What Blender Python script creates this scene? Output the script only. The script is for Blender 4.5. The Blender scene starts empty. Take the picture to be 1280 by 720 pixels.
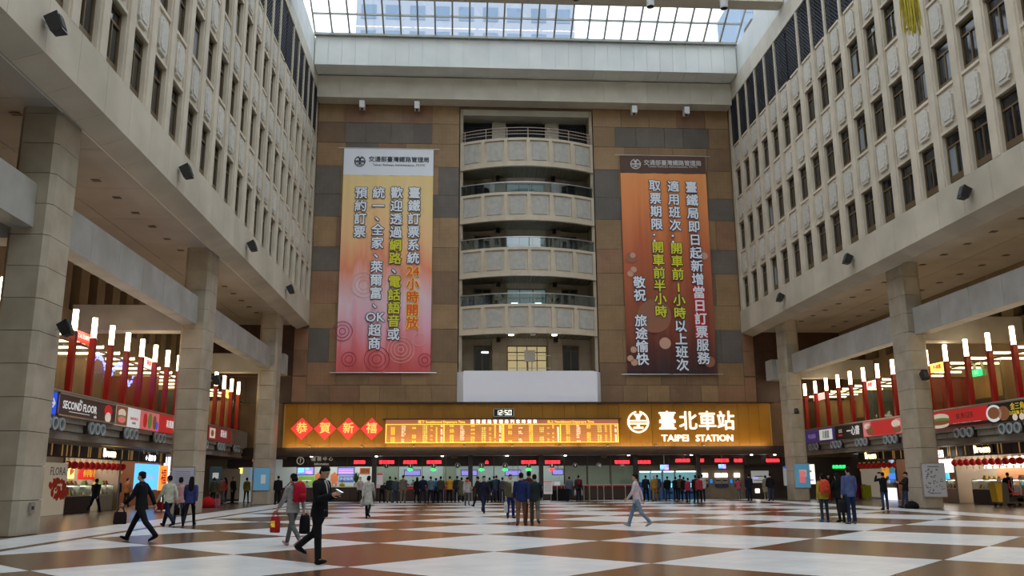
import bpy, math, random
from mathutils import Vector, Matrix
random.seed(7)
PI = math.pi
scn = bpy.context.scene
col = scn.collection

# ---------------------------------------------------------------- camera, sky, light, exposure
PITCH, YAW, ROLL, FOC = 0.218503, 0.060732, -0.0060267, 1080.9
EYE = Vector((0.0, 0.0, 1.45))
cp, sp, cy_, sy_ = math.cos(PITCH), math.sin(PITCH), math.cos(YAW), math.sin(YAW)
fw = Vector((sy_*cp, cy_*cp, sp)); rt = Vector((cy_, -sy_, 0)); up = rt.cross(fw)
cr, sr = math.cos(ROLL), math.sin(ROLL)
RT = rt*cr + up*sr; UP = -rt*sr + up*cr
cam_d = bpy.data.cameras.new('camera'); cam = bpy.data.objects.new('camera', cam_d); col.objects.link(cam)
M = Matrix((RT, UP, -fw)).transposed().to_4x4(); M.translation = EYE
cam.matrix_world = M
cam_d.sensor_width = 36; cam_d.lens = 36*FOC/1280; cam_d.clip_end = 500
scn.camera = cam
def ray(px, py):
    return (RT*((px-640)/FOC) + UP*(-(py-360)/FOC) + fw)
def wp(px, py, Y):            # the point of the wall plane y = Y seen at a photo pixel -> (x, z)
    d = ray(px, py); t = (Y-EYE.y)/d.y; p = EYE + d*t
    return p.x, p.z
def sidep(px, py, X):         # same for a side plane x = X -> (y, z)
    d = ray(px, py); t = (X-EYE.x)/d.x; p = EYE + d*t
    return p.y, p.z

scn.view_settings.view_transform = 'Standard'; scn.view_settings.look = 'None'
scn.view_settings.gamma = 1.0; scn.view_settings.use_curve_mapping = False
scn.view_settings.exposure = 0.66
scn.cycles.max_bounces = 8; scn.cycles.diffuse_bounces = 4; scn.cycles.glossy_bounces = 3
scn.cycles.transmission_bounces = 4; scn.cycles.transparent_max_bounces = 12
scn.cycles.caustics_reflective = False; scn.cycles.caustics_refractive = False
scn.cycles.sample_clamp_indirect = 6; scn.cycles.use_denoising = True

SKY = 2.7      # zenith luminance
w = bpy.data.worlds.new('sky'); scn.world = w; w.use_nodes = True
nt = w.node_tree; nt.nodes.clear()
o = nt.nodes.new('ShaderNodeOutputWorld'); b = nt.nodes.new('ShaderNodeBackground')
tc = nt.nodes.new('ShaderNodeTexCoord'); nz = nt.nodes.new('ShaderNodeTexNoise'); nz.inputs['Scale'].default_value = 2.2; nz.inputs['Detail'].default_value = 4
rp = nt.nodes.new('ShaderNodeValToRGB'); rp.color_ramp.elements[0].position = .38; rp.color_ramp.elements[0].color = (.74, .82, .93, 1)
rp.color_ramp.elements[1].position = .62; rp.color_ramp.elements[1].color = (.98, .98, .97, 1)
nt.links.new(tc.outputs['Generated'], nz.inputs['Vector']); nt.links.new(nz.outputs['Fac'], rp.inputs['Fac'])
nt.links.new(rp.outputs['Color'], b.inputs['Color'])
# overcast sky: brightness rises smoothly from horizon to zenith, (1 + 2 sin e) / 3
sxyz = nt.nodes.new('ShaderNodeSeparateXYZ'); nt.links.new(tc.outputs['Generated'], sxyz.inputs[0])
mx0 = nt.nodes.new('ShaderNodeMath'); mx0.operation = 'MAXIMUM'; nt.links.new(sxyz.outputs['Z'], mx0.inputs[0]); mx0.inputs[1].default_value = 0
mad = nt.nodes.new('ShaderNodeMath'); mad.operation = 'MULTIPLY_ADD'; nt.links.new(mx0.outputs[0], mad.inputs[0])
mad.inputs[1].default_value = 2*SKY/3; mad.inputs[2].default_value = SKY/3; nt.links.new(mad.outputs[0], b.inputs['Strength'])
nt.links.new(b.outputs[0], o.inputs[0])

def area_light(name, loc, size, size_y, power, color, rot=(0, 0, 0), portal=False):
    l = bpy.data.lights.new(name, 'AREA'); l.shape = 'RECTANGLE'; l.size = size; l.size_y = size_y
    l.energy = power; l.color = color
    if portal: l.cycles.is_portal = True
    ob = bpy.data.objects.new(name, l); ob.location = loc; ob.rotation_euler = rot; col.objects.link(ob)
    return ob
SLOPE = math.atan(.54)
area_light('skylight_portal', (5.1, 27, 42.6), 33, 42, 1, (1, 1, 1), portal=True)

# ---------------------------------------------------------------- materials
def srgb(r, g, b_):
    f = lambda c: (c/255/12.92) if c/255 <= .04045 else ((c/255+.055)/1.055)**2.4
    return (f(r), f(g), f(b_), 1)
MATS = {}
def mat(name, color, rough=.6, metal=0, emit=0, spec=.5, var=0, nscale=0, ncol=None, bump=0, bscale=30, brick=None, coat=0):
    if name in MATS: return MATS[name]
    m = bpy.data.materials.new(name); m.use_nodes = True; MATS[name] = m
    t = m.node_tree; p = t.nodes['Principled BSDF']
    if len(color) == 3: color = (*color, 1)
    p.inputs['Base Color'].default_value = color
    p.inputs['Roughness'].default_value = rough; p.inputs['Metallic'].default_value = metal
    p.inputs['Specular IOR Level'].default_value = spec
    if coat: p.inputs['Coat Weight'].default_value = coat
    src = None
    co = t.nodes.new('ShaderNodeTexCoord')
    if ncol is not None:
        n = t.nodes.new('ShaderNodeTexNoise'); n.inputs['Scale'].default_value = nscale or 3; n.inputs['Detail'].default_value = 5
        t.links.new(co.outputs['Object'], n.inputs['Vector'])
        mx = t.nodes.new('ShaderNodeMix'); mx.data_type = 'RGBA'
        mr = t.nodes.new('ShaderNodeMapRange'); mr.inputs[1].default_value = .35; mr.inputs[2].default_value = .65
        t.links.new(n.outputs['Fac'], mr.inputs[0]); t.links.new(mr.outputs[0], mx.inputs[0])
        mx.inputs[6].default_value = color; mx.inputs[7].default_value = (*ncol[:3], 1); src = mx.outputs[2]
    if var:
        oi = t.nodes.new('ShaderNodeObjectInfo'); hs = t.nodes.new('ShaderNodeHueSaturation')
        ma = t.nodes.new('ShaderNodeMapRange'); ma.inputs[3].default_value = 1-var; ma.inputs[4].default_value = 1+var
        t.links.new(oi.outputs['Random'], ma.inputs[0]); t.links.new(ma.outputs[0], hs.inputs['Value'])
        if src: t.links.new(src, hs.inputs['Color'])
        else: hs.inputs['Color'].default_value = color
        src = hs.outputs[0]
    if brick:
        # fine tile joints, a thin darker line every 'brick' metres
        bk = t.nodes.new('ShaderNodeTexBrick'); bk.offset = 0
        bk.inputs['Scale'].default_value = 1; bk.inputs['Brick Width'].default_value = brick[0]; bk.inputs['Row Height'].default_value = brick[1]
        bk.inputs['Mortar Size'].default_value = brick[2]; bk.inputs['Color1'].default_value = (1, 1, 1, 1); bk.inputs['Color2'].default_value = (.93, .93, .93, 1)
        bk.inputs['Mortar'].default_value = (.72, .72, .72, 1)
        mp = t.nodes.new('ShaderNodeMapping'); mp.inputs['Rotation'].default_value = brick[3]
        t.links.new(co.outputs['Object'], mp.inputs[0]); t.links.new(mp.outputs[0], bk.inputs['Vector'])
        mm = t.nodes.new('ShaderNodeMix'); mm.data_type = 'RGBA'; mm.blend_type = 'MULTIPLY'; mm.inputs[0].default_value = 1
        if src: t.links.new(src, mm.inputs[6])
        else: mm.inputs[6].default_value = color
        t.links.new(bk.outputs['Color'], mm.inputs[7]); src = mm.outputs[2]
    if src: t.links.new(src, p.inputs['Base Color'])
    if emit:
        p.inputs['Emission Strength'].default_value = emit
        p.inputs['Emission Color'].default_value = color
        if src: t.links.new(src, p.inputs['Emission Color'])
    if bump:
        n2 = t.nodes.new('ShaderNodeTexNoise'); n2.inputs['Scale'].default_value = bscale; n2.inputs['Detail'].default_value = 3
        bp = t.nodes.new('ShaderNodeBump'); bp.inputs['Strength'].default_value = bump; bp.inputs['Distance'].default_value = .02
        t.links.new(co.outputs['Object'], n2.inputs['Vector']); t.links.new(n2.outputs['Fac'], bp.inputs['Height'])
        t.links.new(bp.outputs[0], p.inputs['Normal'])
    return m
def glass(name, tint=(.9, .95, 1), gloss=.12, rough=.02):
    m = bpy.data.materials.new(name); m.use_nodes = True; MATS[name] = m
    t = m.node_tree; t.nodes.clear()
    o_ = t.nodes.new('ShaderNodeOutputMaterial'); mx = t.nodes.new('ShaderNodeMixShader')
    tr = t.nodes.new('ShaderNodeBsdfTransparent'); gl = t.nodes.new('ShaderNodeBsdfGlossy')
    tr.inputs[0].default_value = (*tint, 1); gl.inputs['Roughness'].default_value = rough
    mx.inputs[0].default_value = gloss
    t.links.new(tr.outputs[0], mx.inputs[1]); t.links.new(gl.outputs[0], mx.inputs[2]); t.links.new(mx.outputs[0], o_.inputs[0])
    return m
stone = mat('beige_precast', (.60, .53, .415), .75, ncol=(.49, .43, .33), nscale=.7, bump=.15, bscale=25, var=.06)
stone_lo = mat('beige_tile_fascia', (.55, .49, .385), .65, ncol=(.44, .39, .30), nscale=.5, var=.05)
medal_m = mat('pale_plaque', (.56, .53, .46), .7, ncol=(.48, .455, .40), nscale=6, var=.08, bump=.2, bscale=9)
white_p = mat('white_panel', (.74, .76, .73), .5, ncol=(.66, .69, .67), nscale=.6, var=.04)
beige_p = mat('beige_panel', (.64, .60, .50), .6, ncol=(.56, .52, .43), nscale=.8, var=.05)
colm = mat('column_granite', (.45, .395, .30), .42, ncol=(.35, .30, .22), nscale=1.2, var=.07, bump=.05)
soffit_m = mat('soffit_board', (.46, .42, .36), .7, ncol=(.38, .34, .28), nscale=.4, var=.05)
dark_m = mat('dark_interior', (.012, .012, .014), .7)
bronze = mat('bronze_frame', (.16, .11, .055), .4, .5)
pane_m = mat('dark_window_glass', (.012, .014, .018), .06, spec=.6)
pane_l = mat('daylit_window_blind', (.22, .25, .28), .3)
grille_m = mat('dark_grille', (.045, .05, .065), .5, .3)
granite = {k: mat('granite_'+k, c, .5, ncol=c2, nscale=.9, var=.13, brick=(.31, .31, .006, (PI/2, 0, 0)), bump=.04) for k, c, c2 in (
    ('tan', (.33, .205, .095), (.27, .16, .07)), ('rust', (.30, .155, .08), (.24, .12, .06)), ('grey', (.15, .125, .10), (.12, .10, .08)), ('brown', (.23, .135, .07), (.18, .105, .052)))}
maroon = mat('maroon_stone', (.07, .032, .02), .4, ncol=(.055, .025, .015), nscale=1, brick=(.5, .5, .01, (PI/2, 0, 0)))
gold = mat('gold_laminate', (.42, .19, .015), .34, .2, ncol=(.33, .145, .012), nscale=.5, var=.06)
wood_d = mat('dark_brown_wood', (.035, .018, .012), .4, ncol=(.025, .013, .009), nscale=2)
tile_w = mat('white_polished_tile', (.72, .74, .74), .27, ncol=(.64, .66, .67), nscale=.8, var=.03, brick=(.6, .6, .004, (0, 0, PI/4)))
tile_b = mat('brown_polished_tile', (.105, .055, .026), .24, ncol=(.08, .042, .02), nscale=.7, var=.1, brick=(.6, .6, .004, (0, 0, PI/4)))
tile_g = mat('arcade_brown_floor', (.13, .095, .07), .24, ncol=(.10, .07, .05), nscale=.6, brick=(.6, .6, .004, (0, 0, 0)))
steel = mat('brushed_steel', (.55, .55, .54), .3, .9)
black = mat('black_plastic', (.012, .012, .013), .4)
white_g = mat('white_gloss', (.75, .75, .74), .4)
red_l = mat('red_lacquer', (.42, .012, .010), .3)
tube_m = mat('warm_tube_light', (1, .80, .50), emit=7)
strip_m = mat('warm_strip_light', (1, .70, .34), emit=4.5)
glow_w = mat('white_light_panel', (1, .97, .9), emit=2.2)
glass_sky = glass('skylight_glass', (.92, .95, .98), .05)
glass_c = glass('clear_glass', (.80, .86, .86), .10)
glass_bal = glass('balcony_glass', (.62, .72, .74), .16)
red_led = mat('red_led', (1, .02, .03), emit=2.2)
letter_glow = mat('lit_cream_letters', (1, .92, .70), emit=.85)

# ---------------------------------------------------------------- mesh helpers
class MB:
    def __init__(s): s.v = []; s.f = []
    def box(s, x0, x1, y0, y1, z0, z1):
        n = len(s.v)
        s.v += [(x0, y0, z0), (x1, y0, z0), (x1, y1, z0), (x0, y1, z0), (x0, y0, z1), (x1, y0, z1), (x1, y1, z1), (x0, y1, z1)]
        s.f += [tuple(n+i for i in q) for q in ((0, 3, 2, 1), (4, 5, 6, 7), (0, 1, 5, 4), (1, 2, 6, 5), (2, 3, 7, 6), (3, 0, 4, 7))]
        return s
    def prism(s, pts, axis, a, b_):      # closed outline pts extruded along an axis from a to b
        n = len(s.v); k = len(pts)
        for c in (a, b_):
            for p, q in pts:
                s.v.append({'x': (c, p, q), 'y': (p, c, q), 'z': (p, q, c)}[axis])
        s.f.append(tuple(range(n+k-1, n-1, -1))); s.f.append(tuple(range(n+k, n+2*k)))
        for i in range(k):
            j = (i+1) % k; s.f.append((n+i, n+j, n+k+j, n+k+i))
        return s
    def cyl(s, c, r, h, axis='z', n=12, r2=None):
        r2 = r if r2 is None else r2
        base = len(s.v)
        for rr, t in ((r, 0), (r2, h)):
            for i in range(n):
                a = 2*PI*i/n; u, v = rr*math.cos(a), rr*math.sin(a)
                s.v.append({'z': (c[0]+u, c[1]+v, c[2]+t), 'y': (c[0]+u, c[1]+t, c[2]+v), 'x': (c[0]+t, c[1]+u, c[2]+v)}[axis])
        s.f.append(tuple(range(base+n-1, base-1, -1))); s.f.append(tuple(range(base+n, base+2*n)))
        for i in range(n):
            j = (i+1) % n; s.f.append((base+i, base+j, base+n+j, base+n+i))
        return s
    def loft(s, pts, rad, n=10, ref=(1, 0, 0)):
        base = len(s.v); P = [Vector(p) for p in pts]; K = len(P)
        for k in range(K):
            t = (P[min(k+1, K-1)]-P[max(k-1, 0)])
            t = t.normalized() if t.length > 1e-9 else Vector((0, 0, 1))
            r = Vector(ref); 
            if abs(t.dot(r)) > .92: r = Vector((0, 1, 0)) if abs(t.y) < .9 else Vector((0, 0, 1))
            u = (r-t*t.dot(r)).normalized(); v = t.cross(u)
            a, b_ = rad[k] if isinstance(rad[k], tuple) else (rad[k], rad[k])
            for i in range(n):
                an = 2*PI*i/n; q = P[k]+u*(a*math.cos(an))+v*(b_*math.sin(an)); s.v.append(tuple(q))
        for k in range(K-1):
            for i in range(n):
                j = (i+1) % n; A = base+k*n
                s.f.append((A+i, A+j, A+n+j, A+n+i))
        s.f.append(tuple(range(base+n-1, base-1, -1))); s.f.append(tuple(range(base+(K-1)*n, base+K*n)))
        return s
    def ball(s, c, r, n=10, m=6):
        rx, ry, rz = r if isinstance(r, tuple) else (r, r, r)
        pts = []; rad = []
        for k in range(m+1):
            th = PI*k/m; pts.append((c[0], c[1], c[2]-rz*math.cos(th))); q = max(math.sin(th), .02); rad.append((rx*q, ry*q))
        return s.loft(pts, rad, n)
    def sphere_like(s, *a): return s.ball(*a)
    def mesh(s, name):
        me = bpy.data.meshes.new(name); me.from_pydata([tuple(v) for v in s.v], [], s.f); me.update(); return me
    def build(s, name, m, parent=None, smooth=False, loc=(0, 0, 0)):
        me = s.mesh(name)
        if m: me.materials.append(m)
        if smooth: me.polygons.foreach_set('use_smooth', [True]*len(me.polygons))
        return link(name, me, parent, loc)
def link(name, me, parent=None, loc=(0, 0, 0), rz=0):
    ob = bpy.data.objects.new(name, me); col.objects.link(ob); ob.location = loc
    if rz: ob.rotation_euler = (0, 0, rz)
    if parent: ob.parent = parent
    return ob
def tag(ob, label=None, cat=None, group=None, kind=None):
    if label: ob['label'] = label
    if cat: ob['category'] = cat
    if group: ob['group'] = group
    if kind: ob['kind'] = kind
    return ob
def empty(name, loc=(0, 0, 0), rz=0):
    ob = bpy.data.objects.new(name, None); col.objects.link(ob); ob.location = loc; ob.rotation_euler = (0, 0, rz); ob.empty_display_size = .2
    return ob
def struct(name, mb, m, label=None):
    return tag(mb.build(name, m), label, None, None, 'structure')
def thing(name, label, cat, loc=(0, 0, 0), rz=0, group=None):
    return tag(empty(name, loc, rz), label, cat, group)
def dup(root, loc, rz=None, label=None):
    r = root.copy(); col.objects.link(r); r.location = loc
    if rz is not None: r.rotation_euler = (0, 0, rz)
    if label: r['label'] = label
    for ch in list(root.children):
        c = ch.copy(); col.objects.link(c); c.parent = r
        for g in list(ch.children):
            d = g.copy(); col.objects.link(d); d.parent = c
    return r
def curve_mesh(cu):
    ob = bpy.data.objects.new('tmp', cu); me = bpy.data.meshes.new_from_object(ob)
    bpy.data.objects.remove(ob); bpy.data.curves.remove(cu); return me
TXT = {}
def text(name, body, size, loc, rot, m, parent=None, depth=.01, bold=0, align='CENTER', sx=1, res=2):
    key = (body, size, depth, bold, align, m.name, res)
    if key not in TXT:
        cu = bpy.data.curves.new('t', 'FONT'); cu.body = body; cu.size = size; cu.extrude = depth
        cu.align_x = align; cu.align_y = 'CENTER'; cu.resolution_u = res
        me = curve_mesh(cu)
        if bold:      # heavier strokes: the glyph repeated round a small circle
            n0 = len(me.vertices); vs = [v.co.copy() for v in me.vertices]; fs = [tuple(p.vertices) for p in me.polygons]
            bpy.data.meshes.remove(me); V_ = []; F_ = []; nd = 8 if bold > .03 else 4
            for q in range(nd):
                a = 2*PI*q/nd+.39; ox, oy = bold*math.cos(a), bold*math.sin(a); V_ += [(v.x+ox, v.y+oy, v.z-.0003*q) for v in vs]; F_ += [tuple(i+n0*q for i in f) for f in fs]
            me = bpy.data.meshes.new('t'); me.from_pydata(V_, [], F_); me.update()
        me.materials.clear(); me.materials.append(m); TXT[key] = me
    ob = link(name, TXT[key], parent, loc); ob.rotation_euler = rot; ob.scale = (sx, 1, 1)
    return ob
FRONT = (PI/2, 0, 0)          # lettering that faces the camera end of the hall
FACE_R = (PI/2, 0, PI/2)      # on the left wall, facing +x
FACE_L = (PI/2, 0, -PI/2)     # on the right wall, facing -x

# ---------------------------------------------------------------- main dimensions
YB = 64.0                      # back wall
LX, RX = -11.2, 21.4           # hall side walls
SIDES = {'left': dict(s=-1, xf=LX, xc=-12.3, xp=-15.2, xo=-18.8, dz=.45, zf=12.75),
         'right': dict(s=1, xf=RX, xc=22.6, xp=25.1, xo=29.0, dz=0., zf=12.3)}
Y0 = -8.0                      # wall behind the viewer

# ---------------------------------------------------------------- floor
fl = struct('floor', MB().box(-24, 34, Y0, 69, -.3, -.012), tile_g, 'brown polished arcade floor')
DX, DY, FX, FY = 2.6605, 2.928, -1.9266, 15.784
def clip(poly, ax, val, keep):
    out = []
    for i in range(len(poly)):
        a, b_ = poly[i], poly[(i+1) % len(poly)]
        ia, ib = (a[ax]-val)*keep >= -1e-9, (b_[ax]-val)*keep >= -1e-9
        if ia: out.append(a)
        if ia != ib:
            t = (val-a[ax])/(b_[ax]-a[ax]); out.append((a[0]+t*(b_[0]-a[0]), a[1]+t*(b_[1]-a[1])))
    return out
FL0, FL1 = FX-3*DX, FX+8*DX
g = .012
for i in range(-4, 10):
    for j in range(-9, 18):
        if (i+j) % 2 == 0: continue
        cx, cyy = FX+i*DX, FY+j*DY
        poly = [(cx-DX+g, cyy), (cx, cyy-DY+g), (cx+DX-g, cyy), (cx, cyy+DY-g)]
        for ax, v, k in ((0, FL0, 1), (0, FL1, -1), (1, Y0, 1), (1, 64.3, -1)):
            poly = clip(poly, ax, v, k)
            if len(poly) < 3: break
        if len(poly) < 3: continue
        brown = (i % 2 == 0)
        o_ = MB().prism(poly, 'z', -.02, 0.0).build('floor_tile', tile_b if brown else tile_w, fl)
for x0, x1, m in ((FL0-.34, FL0-.02, tile_b), (FL0-2.1, FL0-.36, tile_w), (FL1+.02, FL1+.34, tile_b), (FL1+.36, FL1+2.1, tile_w)):
    for k in range(18):
        y = Y0+k*4.0
        MB().box(x0, x1, y, min(y+3.985, 64.3), -.02, 0).build('border_slab', m, fl)

# ---------------------------------------------------------------- side facades
def diag_grille(wd, h, pitch=.26, t=.05):
    mb = MB()
    for sgn in (1, -1):
        c = -h
        while c < wd+h:
            # line y = c + sgn*z, clipped to [0,wd]x[0,h]
            pts = []
            z0, z1 = (max(0, -c), min(h, wd-c)) if sgn == 1 else (max(0, c-wd), min(h, c))
            if z1-z0 > .05:
                y0, y1 = c+sgn*z0, c+sgn*z1
                e = t/2
                mb.prism([(y0-e, z0), (y0+e, z0), (y1+e, z1), (y1-e, z1)], 'x', -.02, .02)
            c += pitch
    return mb
win_n = [0]
for side, S in SIDES.items():
    s, xf, dz = S['s'], S['xf'], S['dz']
    X = lambda d: xf+s*d
    def xb(mb, d0, d1, y0, y1, z0, z1):
        a, b_ = sorted((X(d0), X(d1))); return mb.box(a, b_, y0, y1, z0, z1)
    core = MB()
    xb(core, .95, 1.3, Y0, YB+1, 13.2+dz, 34.6)
    xb(core, .1, .95, YB-.45, YB+1, 13.2+dz, 31.1)       # strip at the back corner
    xb(core, .02, .95, Y0, 13.4, 13.95+dz, 31.1)
    wl = struct('wall_'+side, core, stone, 'beige precast facade wall with rows of deep windows')
    zb = [14.15+dz+4.33*k for k in range(3)]              # sills
    zt = [z+2.22 for z in zb]
    ztop = 31.1+(.35 if side == 'left' else 0)
    # shared meshes
    pm = MB()
    h0, h1 = 13.95+dz, 26.98+dz
    xbl = lambda mb, d0, d1, y0, y1, z0, z1: mb.box(*sorted((s*d0, s*d1)), y0, y1, z0, z1)
    xbl(pm, 0, .95, -.25, .25, h0, h1); xbl(pm, .07, .95, -.34, .34, h0, h1)
    pier_me = pm.mesh('pier'); pier_me.materials.append(stone)
    hs = 4.33-2.22
    sm = MB(); xbl(sm, .13, .95, -.66, .66, 0, hs); xbl(sm, .05, .95, -.66, .66, 0, .13); xbl(sm, .05, .95, -.66, .66, hs-.13, hs)
    sp_me = sm.mesh('spandrel'); sp_me.materials.append(stone)
    a, b_, n_ = .46, .72, .13
    out = [(-a+n_, -b_), (a-n_, -b_), (a-n_, -b_+n_*.8), (a, -b_+n_*.8+.1), (a, b_-n_*.8-.1), (a-n_, b_-n_*.8), (a-n_, b_), (-a+n_, b_), (-a+n_, b_-n_*.8), (-a, b_-n_*.8-.1), (-a, -b_+n_*.8+.1), (-a+n_, -b_+n_*.8)]
    mm = MB().prism(out, 'x', *sorted((s*.03, s*.15)))
    mm.prism([(p*.72, q*.78) for p, q in out], 'x', *sorted((s*.0, s*.05)))
    med_me = mm.mesh('plaque'); med_me.materials.append(medal_m)
    fr = MB()
    W, H = .66, 2.2
    for y0, y1, z0, z1 in ((-W, -W+.07, 0, H), (W-.07, W, 0, H), (-W, W, 0, .28), (-W, W, H-.09, H), (-W, W, H-.62, H-.54), (-.03, .03, 0, H-.54)):
        xbl(fr, .24, .36, y0, y1, z0, z1)
    fr_me = fr.mesh('frame'); fr_me.materials.append(bronze)
    pn = [MB(), MB(), MB()]
    xbl(pn[0], .30, .32, -W+.07, -.03, .28, H-.62); xbl(pn[1], .30, .32, .03, W-.07, .28, H-.62); xbl(pn[2], .30, .32, -W+.07, W-.07, H-.54, H-.09)
    pn_me = []
    for q in pn:
        e = q.mesh('pane'); e.materials.append(pane_m); pn_me.append(e)
    gm = diag_grille(1.74, ztop-.25-(27.15+dz)); gme = gm.mesh('grille'); gme.materials.append(grille_m)
    yc0 = 62.5
    NB = 25
    mm2 = MB(); xbl(mm2, 0, .5, -.12, .12, 26.98+dz, ztop-.2); mul_me = mm2.mesh('mullion'); mul_me.materials.append(stone)
    for k in range(NB+1):
        y = yc0+1-2*k
        link('pier', pier_me, wl, (xf, y, 0))
        if k not in (6, 16): link('mullion', mul_me, wl, (xf, y, 0))
    for k in range(NB):
        y = yc0-2*k
        for r in range(3):
            spo = link('spandrel', sp_me, wl, (xf, y, zt[r]))
            link('plaque', med_me, spo, (0, 0, hs/2))
            win_n[0] += 1
            w_ = link('window_%d' % win_n[0], fr_me, None, (xf, y, zb[r])); w_['kind'] = 'structure'
            for q, e in enumerate(pn_me):
                p_ = link('pane', e, w_)
                if random.random() < (.10 if side == 'right' else .05) and q < 2:
                    p_.material_slots[0].link = 'OBJECT'; p_.material_slots[0].material = pane_l
        link('grille', gme, wl, (xf+s*.10, y-.87, 27.15+dz))
    # lintel over the grilles, slanted upper panels
    for k in range(37):
        y1 = YB-2*k; y0 = max(Y0, y1-1.985)
        if y1 <= Y0: break
        mb = MB(); xb(mb, 0, .95, y0, y1, ztop-.25, 32.27); mb.build('beige_panel', beige_p, wl)
        mb = MB(); xb(mb, .04, .95, y0, y1, 32.3, 34.6); mb.build('white_panel', white_p, wl)
        zf = S['zf']
        prof = [(X(0), zf), (X(0), zb[0]-.18), (X(.03), zb[0]-.16), (X(.95), zb[0]-.16), (X(.95), zf-.26), (X(.85), zf-.28)]
        MB().prism(prof, 'y', y0, y1).build('fascia_panel', stone_lo, wl)
    # back-side dark liner of grille openings
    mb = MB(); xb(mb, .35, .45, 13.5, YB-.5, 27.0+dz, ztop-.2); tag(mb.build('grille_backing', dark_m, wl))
    # mouldings along the soffit
    zs = 12.75 if side == 'left' else 12.35
    mb = MB(); xb(mb, .92, 1.15, Y0, YB, zs-.12, zs+.3); mb.build('soffit_trim', white_p, wl)

    # ----- soffit of the arcade
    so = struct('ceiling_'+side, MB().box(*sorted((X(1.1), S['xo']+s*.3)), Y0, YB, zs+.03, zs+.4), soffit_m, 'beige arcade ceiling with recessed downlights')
    xa, xbb = X(1.15), S['xo']
    wd = abs(xbb-xa)
    npan = 0
    dlm = MB().box(-.15, .15, -.13, .13, -.015, .02); dl_me = dlm.mesh('downlight'); dl_me.materials.append(mat('downlight_dark', (.05, .035, .02), .5))
    for k in range(17):
        y1 = 62.1-4.125*k; y0 = y1-4.10
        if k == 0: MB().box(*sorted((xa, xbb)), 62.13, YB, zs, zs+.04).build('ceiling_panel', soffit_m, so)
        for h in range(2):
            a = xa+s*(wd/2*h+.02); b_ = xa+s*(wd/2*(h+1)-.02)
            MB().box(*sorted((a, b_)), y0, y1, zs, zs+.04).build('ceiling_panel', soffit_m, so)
            if 9 < y0:
                for q in (.28, .78):
                    for e in (.5,):
                        link('downlight', dl_me, so, (a+(b_-a)*e, y0+4.1*q, zs-.005))
    # ----- outer wall with tall dark slots
    ow = MB(); x0, x1 = sorted((S['xo'], S['xo']+s*.5))
    ow.box(x0, x1, Y0, YB, 5.6, 9.6); ow.box(x0, x1, Y0, YB, 12.0, 13)
    outer = struct('wall_outer_'+side, ow, mat('tan_gallery_wall', (.22, .155, .085), .6, ncol=(.17, .12, .065), nscale=.7), 'tan upper gallery wall with tall dark slots')
    y = YB
    pmb = MB().box(x0, x1, -1.0, -.02, 9.6, 12.0); pme = pmb.mesh('pier'); pme.materials.append(MATS['tan_gallery_wall'])
    kk = 0
    while y > Y0+2:
        link('pier', pme, outer, (0, y, 0)); y -= 2.0
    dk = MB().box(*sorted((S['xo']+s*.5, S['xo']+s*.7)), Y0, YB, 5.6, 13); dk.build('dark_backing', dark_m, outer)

# end walls
bw = struct('wall_behind_viewer', MB().box(-24, 34, Y0-.5, Y0, 0, 36), beige_p, 'beige end wall behind the viewer')
# ---------------------------------------------------------------- back wall
wb = struct('wall_back', MB().box(-19.2, -.15, YB+.06, YB+.9, 7.0, 35).box(10.4, 29.4, YB+.06, YB+.9, 7.0, 35).box(-.15, 10.4, YB+.06, YB+.9, 30.25, 35)
            .box(-19.2, -12.4, YB+.06, YB+.9, 3.0, 7.0).box(22.9, 29.4, YB+.06, YB+.9, 3.0, 7.0).box(-.15, 10.4, 66.4, 66.8, 3, 31).box(-.6, -.15, YB+.06, 66.8, 3, 31).box(10.4, 10.8, YB+.06, 66.8, 3, 31), granite['brown'], 'back wall clad in mottled brown granite panels')
ZR = [30.4, 28.9, 27.2, 25.3, 23.0, 21.2, 18.8, 16.9, 14.4, 12.5, 10.0, 8.3, 7.02]
def granite_field(x0, x1, seedv, greys):
    rnd = random.Random(seedv)
    for r in range(len(ZR)-1):
        z1, z0 = ZR[r], ZR[r+1]
        n = max(3, round((x1-x0)/(1.75 if r % 2 else 2.2)))
        xs = [x0+(x1-x0)*i/n for i in range(n+1)]
        for i in range(1, n): xs[i] += rnd.uniform(-.35, .35)
        for i in range(n):
            a, b_ = xs[i]+.012, xs[i+1]-.012; cx = (a+b_)/2
            kind = rnd.choices(['tan', 'rust', 'brown', 'grey'], [5, 2, 2.2, .35])[0]
            if r == 0: kind = rnd.choice(['tan', 'rust', 'tan'])
            if r >= 10: kind = rnd.choice(['rust', 'brown', 'tan'])
            for gr, ga, gb in greys:
                if gr == r and ga <= cx <= gb: kind = 'grey'
            MB().box(a, b_, YB-rnd.uniform(0, .02), YB+.08, z0+.012, z1-.012).build('granite_panel', granite[kind], wb)
granite_field(LX, -.18, 3, ((1, -8.6, -2.5), (4, -11.2, -9), (6, -11.2, -9), (9, -11.3, -8.8), (3, -2.2, 0), (4, -2.2, 0)))
granite_field(10.42, RX, 5, ((1, 13, 19.3), (4, 19.6, 22), (6, 19.4, 22), (9, 19.4, 22), (3, 10.4, 12.4), (4, 10.4, 12.4)))
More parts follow.
